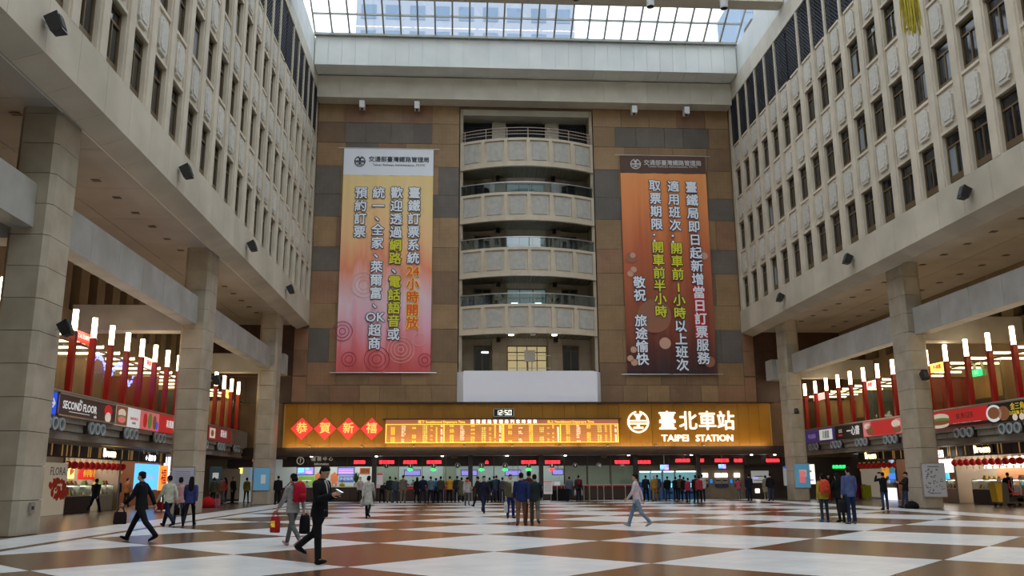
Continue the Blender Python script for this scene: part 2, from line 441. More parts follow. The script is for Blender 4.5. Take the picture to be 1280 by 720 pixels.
# maroon cladding of the arcade ends
for nm, a, b_, zt_ in (('left', -18.8, -12.25, 12.8), ('right', 22.3, 29, 12.4)):
    for i in range(4):
        for z0 in (7.02, 9.0, 10.9):
            q0 = a+(b_-a)*i/4; q1 = a+(b_-a)*(i+1)/4
            MB().box(q0+.01, q1-.01, YB-.02, YB+.1, z0, min(z0+1.88, zt_)).build('maroon_panel', maroon, wb)
for a, b_ in ((-12.24, LX-.0), (RX, 22.28)):
    for z0 in (7.02, 9.0, 10.9): MB().box(a+.01, b_-.01, YB-.01, YB+.1, z0, min(z0+1.88, 12.5)).build('granite_panel', granite['rust'], wb)

# cornices: lower beige, upper white curb that carries the glass
def cornice(name, y0, y1, z0, z1, m, step, lab):
    c = struct(name, MB().box(LX+.05, RX-.05, y0+.04, YB+.06, z0+.03, z1), m, lab)
    x = LX+.02
    while x < RX-.1:
        e = min(x+step-.02, RX-.02)
        MB().box(x, e, y0, y1, z0, z1).build('cornice_panel', m, c); x += step
    return c
cornice('trim_1', 62.7, 63.99, 30.42, 32.2, beige_p, 1.72, 'lower beige cornice across the back wall')
cornice('trim_2', 61.0, 62.8, 32.28, 34.6, white_p, 1.02, 'white panelled curb under the skylight')

# ---------------------------------------------------------------- skylight
SY0, SZ0 = 60.9, 34.75
sk = struct('skylight', MB().box(LX, RX, 60.7, 61.2, 34.6, 34.78), mat('skylight_alu', (.30, .31, .28), .5, .3), 'sloping glazed skylight in a pale metal grid')
alu = MATS['skylight_alu']
NBAR = 25; RY, RZ = 44.0, SZ0+(SY0-44.0)*.54
bar = MB().prism([(SY0, SZ0-.08), (RY, RZ-.08), (RY, RZ+.08), (SY0, SZ0+.08)], 'x', -.06, .06); bar_me = bar.mesh('glazing_bar'); bar_me.materials.append(alu)
foot = MB().box(-.1, .1, SY0-.1, SY0+.1, 34.6, SZ0+.15); foot_me = foot.mesh('bar_foot'); foot_me.materials.append(white_p)
stepx = (RX-LX)/NBAR
for i in range(NBAR+1):
    bo = link('glazing_bar', bar_me, sk, (LX+i*stepx, 0, 0)); link('bar_foot', foot_me, bo)
NR = 4; dyr = 1.4
for r in range(1, 13):
    y = SY0-.15-dyr*r; z = SZ0+(SY0-y)*.54
    MB().box(LX, RX, y-.05, y+.05, z-.09, z+.05).build('purlin', alu, sk)
pg = MB().prism([(0, .02), (-dyr+.0, dyr*.54+.02), (-dyr+.0, dyr*.54+.04), (0, .04)], 'x', .06, stepx-.06); pg_me = pg.mesh('glass_pane'); pg_me.materials.append(glass_sky)
for r in range(NR):
    for i in range(NBAR):
        y = SY0-.15-dyr*r if r else SY0
        link('glass_pane', pg_me, sk, (LX+i*stepx, SY0-.15*(r > 0)-dyr*r-(.0), SZ0+(.15*(r > 0)+dyr*r)*.54))
yy = SY0-.15-dyr*NR
MB().prism([(yy, SZ0+(SY0-yy)*.54), (RY, RZ), (RY, RZ+.02), (yy, SZ0+(SY0-yy)*.54+.02)], 'x', LX, RX).build('upper_glazing', glass_sky, sk)
MB().box(LX, RX, Y0, RY, RZ, RZ+.02).build('flat_glazing', glass_sky, sk)
for k in range(11):
    MB().box(LX, RX, RY-.1-5*k, RY+.1-5*k, RZ-.25, RZ-.02).build('roof_rib', alu, sk)
# clerestory at both sides, above the walls
for s_, xx in ((-1, LX), (1, RX)):
    louv = mat('grey_louvre', (.16, .14, .11), .6)
    MB().box(*sorted((xx+s_*.35, xx+s_*.6)), Y0, SY0, 34.6, 35.0).build('side_curb', white_p, sk)
    for k in range(24):
        y1 = SY0-1.2-2.2*k; y0 = y1-1.7
        if y0 < Y0: break
        zt_ = min(RZ, SZ0+(SY0-y1)*.54)
        MB().box(*sorted((xx+s_*.3, xx+s_*.4)), y0, y1, 34.9, max(35.2, zt_-.1)).build('clerestory_panel', louv if k % 2 == 0 or k > 5 else white_p, sk)
# cross girders and hanging can lights
for y in (50.6, 34.0, 17.5):
    tag(MB().box(LX, RX, y+.5, y+1.6, 32.55, 34.9).build('roof_girder', beige_p), 'beige box girder spanning under the skylight', None, None, 'structure')
for (px, py) in ((813, 5), (905, 7), (720, -4)):
    x, z = wp(px, py, 50.2)
    t = thing('can_light', 'cylindrical grey can light hanging below the skylight, '+{813: 'middle of the three', 905: 'nearest the right wall', 720: 'leftmost and barely in view'}[px], 'lamp', (x, 50.2, z-.2), group='can lights under the skylight')
    MB().cyl((0, 0, 0), .26, .75, n=16).build('housing', mat('can_grey', (.45, .45, .43), .4), t)
    MB().cyl((0, 0, -.015), .2, .02, n=16).build('lens', black, t)
    MB().cyl((0, 0, .75), .02, 2.0+34-z-1.2, n=6).build('rod', steel, t)
# towers outside, seen through the glass
def tower(label, x0, x1, y0, y1, h, c, wcol):
    t = thing('office_tower', label, 'building', ((x0+x1)/2, (y0+y1)/2, 0))
    cx, cy2 = (x0+x1)/2, (y0+y1)/2
    MB().box(x0-cx, x1-cx, y0-cy2, y1-cy2, 0, h).build('wall', mat('tower_'+label[:6].replace(' ', '_'), c, .7), t)
    n = int((x1-x0)/3.2)
    for k in range(int(h/4)):
        z = 4*k+1.2
        if z < h*.45: continue
        for i in range(n):
            a = x0-cx+(x1-x0)*(i+.2)/n
            if (i+k) % 1 == 0: MB().box(a, a+(x1-x0)/n*.62, y0-cy2-.06, y0-cy2+.05, z, z+2.2).build('window', mat('tower_window', (.18, .26, .36), .3), t)
tower('grey slab office tower outside the skylight, left of the middle', -15, 16, 112, 126, 76, (.38, .42, .48), 0)
tower('blue grey office tower outside the skylight at the right', 46, 68, 128, 140, 82, (.22, .30, .40), 0)

# ---------------------------------------------------------------- columns, beams, gallery
def column(S, yc, label):
    s, xc = S['s'], S['xc']
    c = tag(empty('column', (xc, yc, 0)), label, None, None, 'structure')
    top = (12.8 if s < 0 else 12.4)
    k = 0; z = 0; ch = .14; wx = 1.22 if s < 0 else 1.05
    while z < top-.05:
        z1 = min(z+.965, top)
        pts = [(0, ch), (s*ch, 0), (s*(wx-ch), 0), (s*wx, ch), (s*wx, 1.6-ch), (s*(wx-ch), 1.6), (s*ch, 1.6), (0, 1.6-ch)]
        MB().prism(pts, 'z', z+.009, z1-.009).build('stone_block', colm, c); z += .965
    MB().box(*sorted((s*.12, s*(wx-.12))), .12, 1.48, 0, top).build('core', mat('joint_dark', (.06, .05, .04), .8), c)
    return c
for k, yc in enumerate((9.1, 25.6, 42.1, 58.6)):
    pos = ('out of view beside the viewer', 'nearest in view', 'middle', 'farthest, by the ticket hall')[k]
    for side, S in SIDES.items():
        lab = 'square beige stone column of the %s arcade, %s' % (side, pos)
        if side == 'right': lab = 'square beige stone column of the right arcade, ' + ('out of view beside the viewer', 'just past the right edge of the view', 'in view with a plan sheet on it', 'farthest, by the ticket hall')[k]
        column(S, yc, lab)
beam_m = mat('beam_stone', (.44, .43, .40), .6, ncol=(.35, .33, .29), nscale=.8, var=.04)
for side, S in SIDES.items():
    s, xc = S['s'], S['xc']; zb0, zb1 = (8.9, 10.25) if s < 0 else (8.55, 9.9)
    b0 = tag(empty('gallery_beam', (xc, 0, 0)), 'long beige stone beam between the columns of the %s arcade' % side, None, None, 'structure')
    y = Y0
    edges = []
    for ya, yb in ((Y0, 9.1), (10.7, 25.6), (27.2, 42.1), (43.7, 58.6), (60.2, 62.6)):
        n = max(1, round((yb-ya)/2.7))
        for i in range(n):
            MB().box(*sorted((s*.45, s*1.15)), ya+(yb-ya)*i/n+.01, ya+(yb-ya)*(i+1)/n-.01, zb0, zb1).build('beam_slab', beam_m, b0)
    MB().box(*sorted((s*.1, s*1.25)), 61.6, 62.9, zb0-.05, zb1+.05).build('end_block', beam_m, b0)
    cb = tag(empty('cross_beam', (0, 0, 0)), 'beige cross beams from columns to outer wall of the %s arcade' % side, None, None, 'structure')
    for yc in (9.3, 25.9, 42.4, 58.9):
        MB().box(*sorted((xc+s*1.0, S['xo'])), yc, yc+1.0, zb0-.25, zb1-.35).build('beam_slab', beam_m, cb)

# slab, stepped fascia, gallery parapet, lamps, shops
gal_stone = mat('gallery_fascia', (.30, .27, .22), .6, ncol=(.24, .21, .17), nscale=1)
shop_wall = mat('warm_shop_wall', (.55, .36, .15), .6, ncol=(.42, .26, .10), nscale=.8)
def px_y(side, px):      # y of a gallery post seen at px
    return sidep(px, 500, SIDES[side]['xp'])[0]
POSTS = {'left': [88, 113, 136, 157, 175, 192, 208, 223, None, None, None, 271, 281, 290.5, 300], 'right': [1005, 1018, 1032, 1047, 1063, 1080, 1098, 1117, 1138, 1162, 1185, 1212, 1241, 1272.5]}
for side, S in SIDES.items():
    s, xp, xo = S['s'], S['xp'], S['xo']
    gs = struct('gallery_slab_'+side, MB().box(*sorted((xp+s*.35, xo+s*5)), Y0, YB-.1, 3.35, 3.85), gal_stone, 'concrete deck of the %s second floor gallery' % side)
    for k in range(18):
        y1 = YB-.1-4*k; y0 = max(Y0, y1-3.98)
        if y1 < Y0: break
        for d0, z0, z1 in ((.0, 3.72, 4.86), (.12, 3.42, 3.70), (.22, 3.1, 3.40)):
            MB().box(*sorted((xp+s*d0, xp+s*.6)), y0, y1, z0, z1).build('fascia_step', gal_stone, gs)
    MB().box(*sorted((xp+s*0, xp+s*.3)), Y0, YB-.1, 4.86, 4.92).build('parapet_cap', steel, gs)
    # glass screen of the gallery
    sc_ = struct('gallery_glazing_'+side, MB().box(*sorted((xp+s*.5, xp+s*.56)), Y0, YB-.2, 4.9, 5.0).box(*sorted((xp+s*.5, xp+s*.56)), Y0, YB-.2, 7.0, 7.08), bronze, 'glass screen of the %s second floor gallery' % side)
    for k in range(32):
        y1 = YB-.4-2.2*k
        if y1-2.18 < Y0: break
        MB().box(*sorted((xp+s*.52, xp+s*.535)), y1-2.18, y1, 5.0, 7.0).build('glass_pane', glass_c, sc_)
    # shop interiors: party walls and coloured boxes behind the glass
    inn = struct('wall_gallery_'+side, MB().box(*sorted((xo-s*.1, xo)), Y0, YB-.1, 3.8, 7.6), shop_wall, 'warm lit back wall of the %s gallery restaurants' % side)
    rnd = random.Random(11 if s < 0 else 12)
    for k in range(9):
        y = YB-2-7.3*k
        MB().box(*sorted((xp+s*.9, xo)), y-.08, y, 3.85, 7.0).build('partition', mat('partition_%d' % (k % 3), ((.30, .20, .1), (.06, .10, .10), (.25, .05, .03))[k % 3], .5), inn)
    # dark lower panels added to darken the interior, and dining tables behind the glass
    for k in range(18):
        y1 = YB-.2-3.9*k
        if y1-3.9 < Y0: break
        MB().box(*sorted((xo-s*.16, xo-s*.1)), y1-3.87, y1, 3.85, 5.7).build('darkening_panel', mat('darkening_panel_brown', (.07, .06, .045), .5), inn)
    f0 = None
    for k in range(14):
        y = YB-4-3.65*k
        if y < 12: break
        if f0 is None:
            f0 = t = thing('dining_table', 'small dark dining table behind the glass of the %s gallery' % side, 'table', (xp+s*1.7, y, 3.85), group='tables of the %s gallery' % side)
            MB().box(-.4, .4, -.5, .5, .70, .75).build('table_top', mat('table_wood', (.25, .12, .05), .4), t); MB().cyl((0, 0, 0), .04, .7, n=8).build('pedestal', black, t); MB().cyl((0, 0, 0), .25, .03, n=12).build('foot', black, t)
        else: dup(f0, (xp+s*1.7, y, 3.85))
    # continuous row of posts with tube lamps, evenly spaced
    pts = [(i, px_y(side, p)) for i, p in enumerate(POSTS[side]) if p]
    n = len(pts); mi = sum(i for i, y in pts)/n; my = sum(y for i, y in pts)/n
    k_ = sum((i-mi)*(y-my) for i, y in pts)/sum((i-mi)**2 for i, y in pts)
    first = None
    for i in range(-3 if s < 0 else 0, len(POSTS[side])+(0 if s < 0 else 4)):
        y = my+k_*(i-mi)
        if y > YB-.6 or y < 5: continue
        if first is None:
            first = t = thing('post_lamp', 'red post with glowing white tube on the %s gallery parapet' % side, 'lamp', (xp+s*.12, y, 4.92), group='post lamps of the %s gallery' % side)
            MB().box(-.11, .11, -.11, .11, 0, 2.4).build('post', red_l, t)
            MB().cyl((0, 0, 2.4), .105, .88, n=14).build('tube', tube_m, t, True)
            MB().cyl((0, 0, 2.36), .14, .06, n=14).build('collar', red_l, t)
            fb = thing('ceiling_tube', 'long horizontal warm tube lamp above the %s gallery tables' % side, 'lamp', (0, 0, 0), group='horizontal tube lamps of the %s gallery' % side)
            fb.location = (xp+s*.6, y+.4, 7.25)
            MB().box(*sorted((0, s*2.75)), -.05, .05, 0, .09).build('tube', strip_m, fb)
            MB().box(*sorted((0, s*2.75)), -.07, .07, .09, .14).build('housing', steel, fb)
        else:
            dup(first, (xp+s*.12, y, 4.92)); dup(fb, (xp+s*.6, y+.4, 7.25))
    # triple downlight rings on the fascia
    r0 = None
    ys = [sidep(p, 530, xp)[0] for p in ((65, 119, 163, 198) if s < 0 else (1205, 1264))]
    st = (ys[1]-ys[0]) if s < 0 else ys[0]-ys[1]; st = abs(st)
    y = ys[0] if s < 0 else ys[1]
    st = 4.55 if st > 8 or st < 2 else st
    y -= st*3
    while y < YB-3:
        if r0 is None:
            r0 = thing('vent_ring_set', 'three round grey nozzles in a row under the %s gallery banners' % side, 'vent', (xp-s*.0, y, 3.62), group='nozzle triplets on the %s gallery edge' % side)
            mb = MB().box(*sorted((-s*.05, s*.1)), -.85, .85, -.24, .24); mb.build('backplate', wood_d, r0)
            for q in (-.56, 0, .56):
                e = MB(); 
                for i in range(16):
                    a0, a1 = 2*PI*i/16, 2*PI*(i+1)/16
                    n0 = len(e.v); R1, R2 = .25, .17
                    for xx in (-s*.05, -s*.14):
                        for R_ in (R1, R2):
                            for a in (a0, a1): e.v.append((xx, q+R_*math.cos(a), R_*math.sin(a)))
                    e.f += [tuple(n0+z for z in qd) for qd in ((0, 1, 3, 2), (4, 6, 7, 5), (0, 4, 5, 1), (2, 3, 7, 6))]
                e.build('nozzle', mat('nozzle_grey', (.42, .47, .48), .4), r0)
                MB().cyl((-s*.03, q, 0), .17, -s*.04, 'x', 14).build('disc', mat('nozzle_disc', (.16, .18, .18), .5), r0)
        else: dup(r0, (xp, y, 3.62))
        y += st

# ---------------------------------------------------------------- gallery advertising banners
def advert(side, px0, px1, label, name, bg, deco, z0=3.93, z1=4.8, frame=None):
    S = SIDES[side]; s, xp = S['s'], S['xp']
    ya, yb = sorted((sidep(px0, 500, xp)[0], sidep(px1, 500, xp)[0]))
    L = yb-ya
    t = thing(name, label, 'banner', (xp-s*.03, (ya+yb)/2, z0))
    h = z1-z0
    pn_ = MB().box(*sorted((0, -s*.05)), -L/2, L/2, 0, h).build('panel', bg, t)
    if frame:
        mb = MB()
        for a in ((-L/2, L/2, 0, .06), (-L/2, L/2, h-.06, h), (-L/2, -L/2+.06, 0, h), (L/2-.06, L/2, 0, h)): mb.box(*sorted((-s*.04, -s*.09)), *a)
        mb.build('frame', frame, t)
    # local reading direction: +u runs to the reader's right
    rs = 1 if s < 0 else -1
    rot = FACE_R if s < 0 else FACE_L
    for d in deco:
        kind = d[0]; u = d[1]*L/2*rs; v = d[2]*h
        xo_ = -s*.058
        if kind == 't': text('lettering', d[3], d[4], (xo_, u, v), rot, d[5], pn_, .004, d[6] if len(d) > 6 else 0)
        elif kind == 'b':
            MB().box(*sorted((xo_, xo_-s*.01)), u-d[3]/2, u+d[3]/2, v-d[4]/2, v+d[4]/2).build('printed_patch', d[5], pn_)
        elif kind == 'o':
            mb = MB(); n = 18
            mb.prism([(u+d[3]*math.cos(2*PI*i/n), v+d[4]*math.sin(2*PI*i/n)) for i in range(n)], 'x', *sorted((xo_, xo_-s*(d[6] if len(d) > 6 else .012)))); mb.build('printed_shape', d[5], pn_)
    return t
P = lambda n, c, e=.25: mat(n, c, .5, emit=e)
ink_w, ink_b, ink_r, ink_y = P('print_white', (.8, .8, .78)), P('print_black', (.012, .01, .01), 0), P('print_red', (.55, .02, .02)), P('print_yellow', (.85, .6, .05))
choc = P('print_chocolate', (.045, .022, .018)); cream = P('print_cream', (.75, .62, .5)); pinkp = P('print_pink', (.75, .18, .2)); purp = P('print_purple', (.05, .03, .14)); greenp = P('print_green', (.10, .25, .04)); brownp = P('print_brown', (.22, .08, .03)); blue_s = P('sign_blue', (.01, .06, .55), .6)
advert('left', 70, 143, 'dark brown gallery banner reading SECOND FLOOR with a red cupcake', 'gallery_banner', choc,
       [('t', -.28, .78, 'the', .2, ink_w), ('t', -.28, .5, 'SECOND FLOOR', .42, ink_w, .008), ('t', .25, .2, 'cafe', .18, ink_w), ('b', -.3, .24, 1.9, .02, ink_w), ('o', .72, .6, .42, .26, ink_r), ('o', .72, .28, .3, .22, cream, .02)], frame=steel)
advert('left', 143, 175, 'white gallery banner with a burger photo beside the dark brown one', 'gallery_banner', ink_w,
       [('b', -.5, .5, 1.3, .84, brownp), ('o', -.5, .62, .45, .2, cream), ('o', -.5, .42, .48, .1, greenp, .016), ('o', -.5, .3, .45, .14, pinkp, .02), ('t', .5, .45, 'SANDWICH', .18, ink_r), ('t', .5, .22, 'COFFEE', .14, ink_b)])
advert('left', 175, 199, 'gallery banner with red and green drinks, between burger and red banners', 'gallery_banner', pinkp,
       [('o', -.5, .5, .25, .35, ink_r), ('o', .0, .5, .25, .38, greenp), ('o', .5, .45, .22, .34, brownp), ('o', .75, .3, .16, .2, blue_s)])
advert('left', 199.5, 225, 'plain red gallery banner with white characters, next to the column', 'gallery_banner', ink_r, [('t', .05, .5, '和風館', .42, ink_w, .01)])
advert('left', 262, 290, 'small gallery banner with food photos near the far left column', 'gallery_banner', P('print_dark_red', (.2, .02, .02)),
       [('b', -.7, .5, 1.2, .6, cream), ('o', -.72, .5, .3, .2, brownp, .02), ('t', .3, .55, '鐵板燒', .5, ink_w)])
advert('left', 57, 68.5, 'blue lit arrow sign at the left end of the brown banner', 'arrow_sign', blue_s, [('t', .1, .5, '→', .55, ink_w, .015)], z0=3.95, z1=4.75)
advert('right', 1166, 1234.5, 'red gallery banner with a burger photo and white caption strip', 'gallery_banner', ink_r,
       [('o', -.75, .62, .9, .22, cream), ('o', -.75, .48, .95, .12, greenp, .016), ('o', -.75, .34, .95, .12, brownp, .02), ('o', -.75, .2, .85, .16, cream, .018), ('b', .25, .1, 5.2, .16, ink_b), ('t', .25, .1, '經典美味漢堡套餐 全新登場', .2, ink_w), ('t', .2, .58, 'BURGER', .4, choc)])
advert('right', 1236, 1292, 'black gallery banner with a noodle bowl and yellow characters', 'gallery_banner', ink_b,
       [('o', -.75, .5, .6, .4, ink_w), ('o', -.75, .52, .45, .28, brownp, .02), ('o', -.3, .45, .45, .33, brownp), ('t', .35, .72, '金三角', .34, ink_y), ('t', .3, .4, '日式拉麵 定食', .2, ink_y), ('o', .2, .18, .18, .15, cream), ('o', .5, .18, .18, .15, cream)])
advert('right', 1004, 1041, 'purple gallery banner with a white framed group photo', 'gallery_banner', purp,
       [('b', .45, .5, 2.1, .7, ink_w), ('b', .3, .5, .3, .5, greenp), ('b', .45, .5, .35, .5, choc), ('b', .6, .5, .3, .5, ink_b), ('t', -.5, .45, '時尚服飾', .34, P('print_lilac', (.3, .2, .5)))])
advert('right', 1042, 1076, 'black gallery banner with white brush characters', 'gallery_banner', ink_b, [('t', .35, .5, '一心齋', .62, ink_w, .012), ('t', -.6, .6, '日式', .25, cream), ('b', -.6, .3, .6, .1, ink_r)])
advert('right', 1077, 1125, 'red and pink gallery banner with food photos beside the column', 'gallery_banner', pinkp,
       [('b', .1, .5, 3.0, .84, ink_r), ('t', .1, .68, '韓式料理', .32, ink_w, .008), ('t', .1, .36, '歡迎光臨', .22, ink_w), ('o', .75, .65, .5, .22, cream), ('o', .8, .28, .45, .2, brownp), ('o', -.6, .4, .5, .3, brownp), ('o', -.75, .7, .4, .18, cream)])
# small hanging signs inside the galleries
def gallery_sign(side, px, py, w_, h_, bg, body, fg, label):
    S = SIDES[side]; s = S['s']; X_ = S['xp']+s*.45; y, z = sidep(px, py, X_)
    t = thing('hanging_sign', label, 'sign', (X_, y, z))
    MB().box(*sorted((0, -s*.08)), -w_/2, w_/2, -h_/2, h_/2).build('sign_box', bg, t)
    for q in (-w_*.4, w_*.4): MB().box(*sorted((0, s*.14)), q-.02, q+.02, min(-h_/2, 7.02-z), max(h_/2, 7.06-z)).build('bracket', steel, t)
    text('lettering', body, h_*.6, (-s*.09, 0, 0), FACE_R if s < 0 else FACE_L, fg, t, .004, .01)
gallery_sign('left', 100, 421, 1.5, .42, P('sign_red', (.8, .03, .02), 1), 'RESTAURANT', ink_w, 'red lit sign between the first two left posts')
gallery_sign('left', 184, 454, 1.9, .5, P('sign_pink', (1, .6, .5), 1.2), '美食', ink_r, 'pale pink lit sign between later left gallery posts')
gallery_sign('left', 285, 493, 1.8, .5, P('sign_gold', (1, .7, .1), 1.2), '烤肉', ink_r, 'gold lit sign in the far left gallery')
gallery_sign('right', 1173, 459, 1.9, .45, P('sign_gold', (1, .7, .1), 1.2), '牛排館', ink_r, 'gold lit sign beside the right column')
gallery_sign('right', 1089, 481, 1.9, .45, P('sign_pink', (1, .6, .5), 1.2), '料理', ink_r, 'pale pink lit sign in the right gallery')
gallery_sign('right', 1025, 496, 1.9, .45, P('sign_rose', (1, .35, .3), 1.2), '火鍋', ink_w, 'rose lit sign at the far end of the right gallery')
gallery_sign('right', 1222, 466, .8, .32, P('exit_green', (.02, .6, .15), 1.3), '出口', ink_w, 'small green exit sign in the right gallery')
# blue string lights in the left gallery
mb = MB(); rnd = random.Random(4)
ya, yb = sidep(115, 460, -15.9)[0], sidep(170, 460, -15.9)[0]
for i in range(150):
    t_ = i/149; z = 6.0+.9*abs(math.sin(t_*PI*2.0+.5))+rnd.uniform(-.1, .1)
    mb.box(-16-.02, -16+.02, ya+(yb-ya)*t_-.03, ya+(yb-ya)*t_+.03, z-.03, z+.03)
tag(mb.build('string_lights', mat('blue_string_light', (.15, .15, 1), emit=5)), 'blue string lights draped behind the left gallery glass', 'string lights', None, 'stuff')

# ---------------------------------------------------------------- speakers on fascias and columns
def speaker(name, loc, rz, tilt, label, group, size=1.0):
    t = thing(name, label, 'speaker', loc, rz, group)
    a = size
    MB().prism([(-.2*a, -.35*a), (.2*a, -.28*a), (.28*a, .3*a), (-.2*a, .38*a)], 'x', -.22*a, .22*a).build('cabinet', black, t)
    MB().box(-.05*a, .05*a, .2*a, .42*a, .1*a, .2*a).build('bracket', steel, t)
    MB().box(-.17*a, .17*a, -.23*a, -.2*a, -.22*a, .25*a).build('speaker_cloth', mat('grille_cloth', (.05, .05, .05), .9), t)
    t.rotation_euler = (tilt, 0, rz)
nm = ['nearest', 'second', 'third', 'farthest']
for i, y in enumerate((21.8, 33.2, 44.4, 54.9)):
    speaker('wall_speaker', (LX+.33, y, 13.45), PI/2, -.35, 'small black speaker on the left fascia, %s of four along it' % nm[i], 'speakers on the left fascia', .8)
for i, y in enumerate((33.4, 44.6, 54.8)):
    speaker('wall_speaker', (RX-.33, y, 13.1), -PI/2, -.35, 'small black speaker on the right fascia, %s of three along it' % ('nearest', 'middle', 'farthest')[i], 'speakers on the right fascia', .8)
for side, yc, z, l in (('left', 26.6, 6.0, 'black column speaker on the nearest left column'), ('left', 43.2, 6.3, 'black column speaker on the middle left column'), ('right', 42.0, 6.4, 'black column speaker on the right column with the plan sheet'), ('right', 59.0, 6.0, 'black column speaker on the farthest right column')):
    S = SIDES[side]; a = .68
    speaker('column_speaker', (S['xc']+.38 if side == 'left' else S['xc']+.5, yc if side == 'left' else yc-.30, z), PI/2 if side == 'left' else 0, -.4, l, 'column speakers', a)
# white floodlight boxes under the cornice
for px, l in ((453, 'leftmost'), (521.5, 'second from left'), (792, 'third from left'), (857, 'rightmost')):
    x, z = wp(px, 131, 63.2)
    t = thing('flood_box', 'small white camera box hung under the cornice, %s of four' % l, 'camera', (x, 63.2, 30.0), group='white boxes under the cornice')
    MB().box(-.2, .2, -.35, .3, -.3, .28).build('housing', white_g, t); MB().cyl((0, -.1, -.42), .1, .12, n=10).build('lens', black, t)
    MB().box(-.04, .04, -.04, .04, .28, .44).build('hanger', steel, t)

# ---------------------------------------------------------------- middle bay: recess with curved balconies
xa, xb_ = -.1, 10.35; xm = (xa+xb_)/2; hw = (xb_-xa)/2
rec = struct('recess_wall', MB().box(xa-.3, xb_+.3, 66.3, 66.5, 7, 30.3), mat('recess_stone', (.48, .40, .28), .6, ncol=(.40, .33, .23), nscale=.8, brick=(.5, .5, .01, (PI/2, 0, 0))), 'tan recessed wall behind the curved balconies')
rs_m = MATS['recess_stone']
for x0, x1 in ((2.45, 3.55), (6.75, 7.85)): MB().box(x0, x1, 65.6, 66.35, 7.2, 30.2).build('pilaster', rs_m, rec)
for x0, x1 in ((-.12, .12), (10.13, 10.37)): MB().box(x0, x1, 64.1, 66.3, 7.2, 30.2).build('side_cheek', rs_m, rec)
PB = [(12.0, 14.2), (16.33, 18.55), (20.66, 22.9), (25.0, 27.3)]
NSEG = 24
def arc(t, bow=1.45, y_=YB): # t in -1..1
    return xm+t*hw, y_-.02-bow*(1-t*t)
bal_m = mat('balcony_stone', (.62, .54, .41), .65, ncol=(.54, .465, .35), nscale=1.5, bump=.1)
bal_p = mat('balcony_inset', (.50, .48, .43), .7, ncol=(.40, .385, .35), nscale=3, bump=.2)
def arc_strip(mb, t0, t1, z0, z1, d0, d1, n=6, bow=1.45):
    pts = []
    for i in range(n+1):
        x, y = arc(t0+(t1-t0)*i/n, bow); pts.append((x, y+d0))
    for i in range(n, -1, -1):
        x, y = arc(t0+(t1-t0)*i/n, bow); pts.append((x, y+d1))
    for i in range(n):    # convex slices keep the caps clean
        q = [pts[i], pts[i+1], pts[2*n-i], pts[2*n+1-i]]
        mb.prism(q, 'z', z0, z1)
for bi, (z0, z1) in enumerate(PB):
    nm_ = ('lowest', 'second from the bottom', 'third from the bottom', 'topmost')[bi]
    t = thing('balcony', 'curved stone balcony with six inset panels, %s of the four' % nm_, 'balcony', (0, 0, 0), group='curved balconies of the middle bay')
    mb = MB(); arc_strip(mb, -1, 1, z0+.35, z1, .12, .3, 24); arc_strip(mb, -1, 1, z0, z0+.38, 0, .3, 24); arc_strip(mb, -1, 1, z1-.2, z1, 0, .3, 24); mb.build('parapet', bal_m, t)
    for k in range(7):
        mb = MB(); tc_ = -1+2*k/6; tc_ = max(-.975, min(.975, tc_)); arc_strip(mb, tc_-.025, tc_+.025, z0+.3, z1-.15, 0, .2, 1); mb.build('divider', bal_m, t)
    for k in range(6):
        mb = MB(); t0 = -1+2*k/6+.06; arc_strip(mb, t0, t0+2/6-.12, z0+.5, z1-.32, .07, .14, 4); mb.build('inset_panel', bal_p, t)
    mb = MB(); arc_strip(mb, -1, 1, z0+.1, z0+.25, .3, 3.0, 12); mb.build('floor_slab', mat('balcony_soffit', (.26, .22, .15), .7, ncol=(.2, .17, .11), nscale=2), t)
    mb = MB()
    for k in range(46):
        x = xa+.15+k*(xb_-xa-.3)/45; tt = (x-xm)/hw; y0 = arc(tt)[1]+.32
        mb.box(x-.03, x+.03, y0, 65.6, z0+.03, z0+.11)
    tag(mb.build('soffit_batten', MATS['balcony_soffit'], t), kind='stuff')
    for px_ in (2.9, 7.3):
        MB().cyl((px_, 65.2, z0-.28), .16, .36, n=12).build('spotlight', black, t)
    if bi < 3:      # glass rail
        mb = MB(); 
        for k in range(6):
            t0 = -.985+2*.985*k/6
            mb = MB(); arc_strip(mb, t0+.006, t0+2*.985/6-.006, z1, z1+.78, .12, .14, 4); mb.build('glass_pane', glass_bal, t)
        mb = MB(); arc_strip(mb, -.99, .99, z1+.78, z1+.85, .09, .17, 24); mb.build('handrail', steel, t)
    else:
        for zz in (.32, .58, .84):
            mb = MB(); arc_strip(mb, -.98, .98, z1+zz, z1+zz+.05, .10, .15, 24); mb.build('rail', mat('rail_pinkish', (.42, .32, .26), .5), t)
        for k in range(7):
            mb = MB(); t0 = -.93+1.86*k/6; arc_strip(mb, t0-.006, t0+.006, z1, z1+.9, .10, .16, 1); mb.build('post', MATS['rail_pinkish'], t)
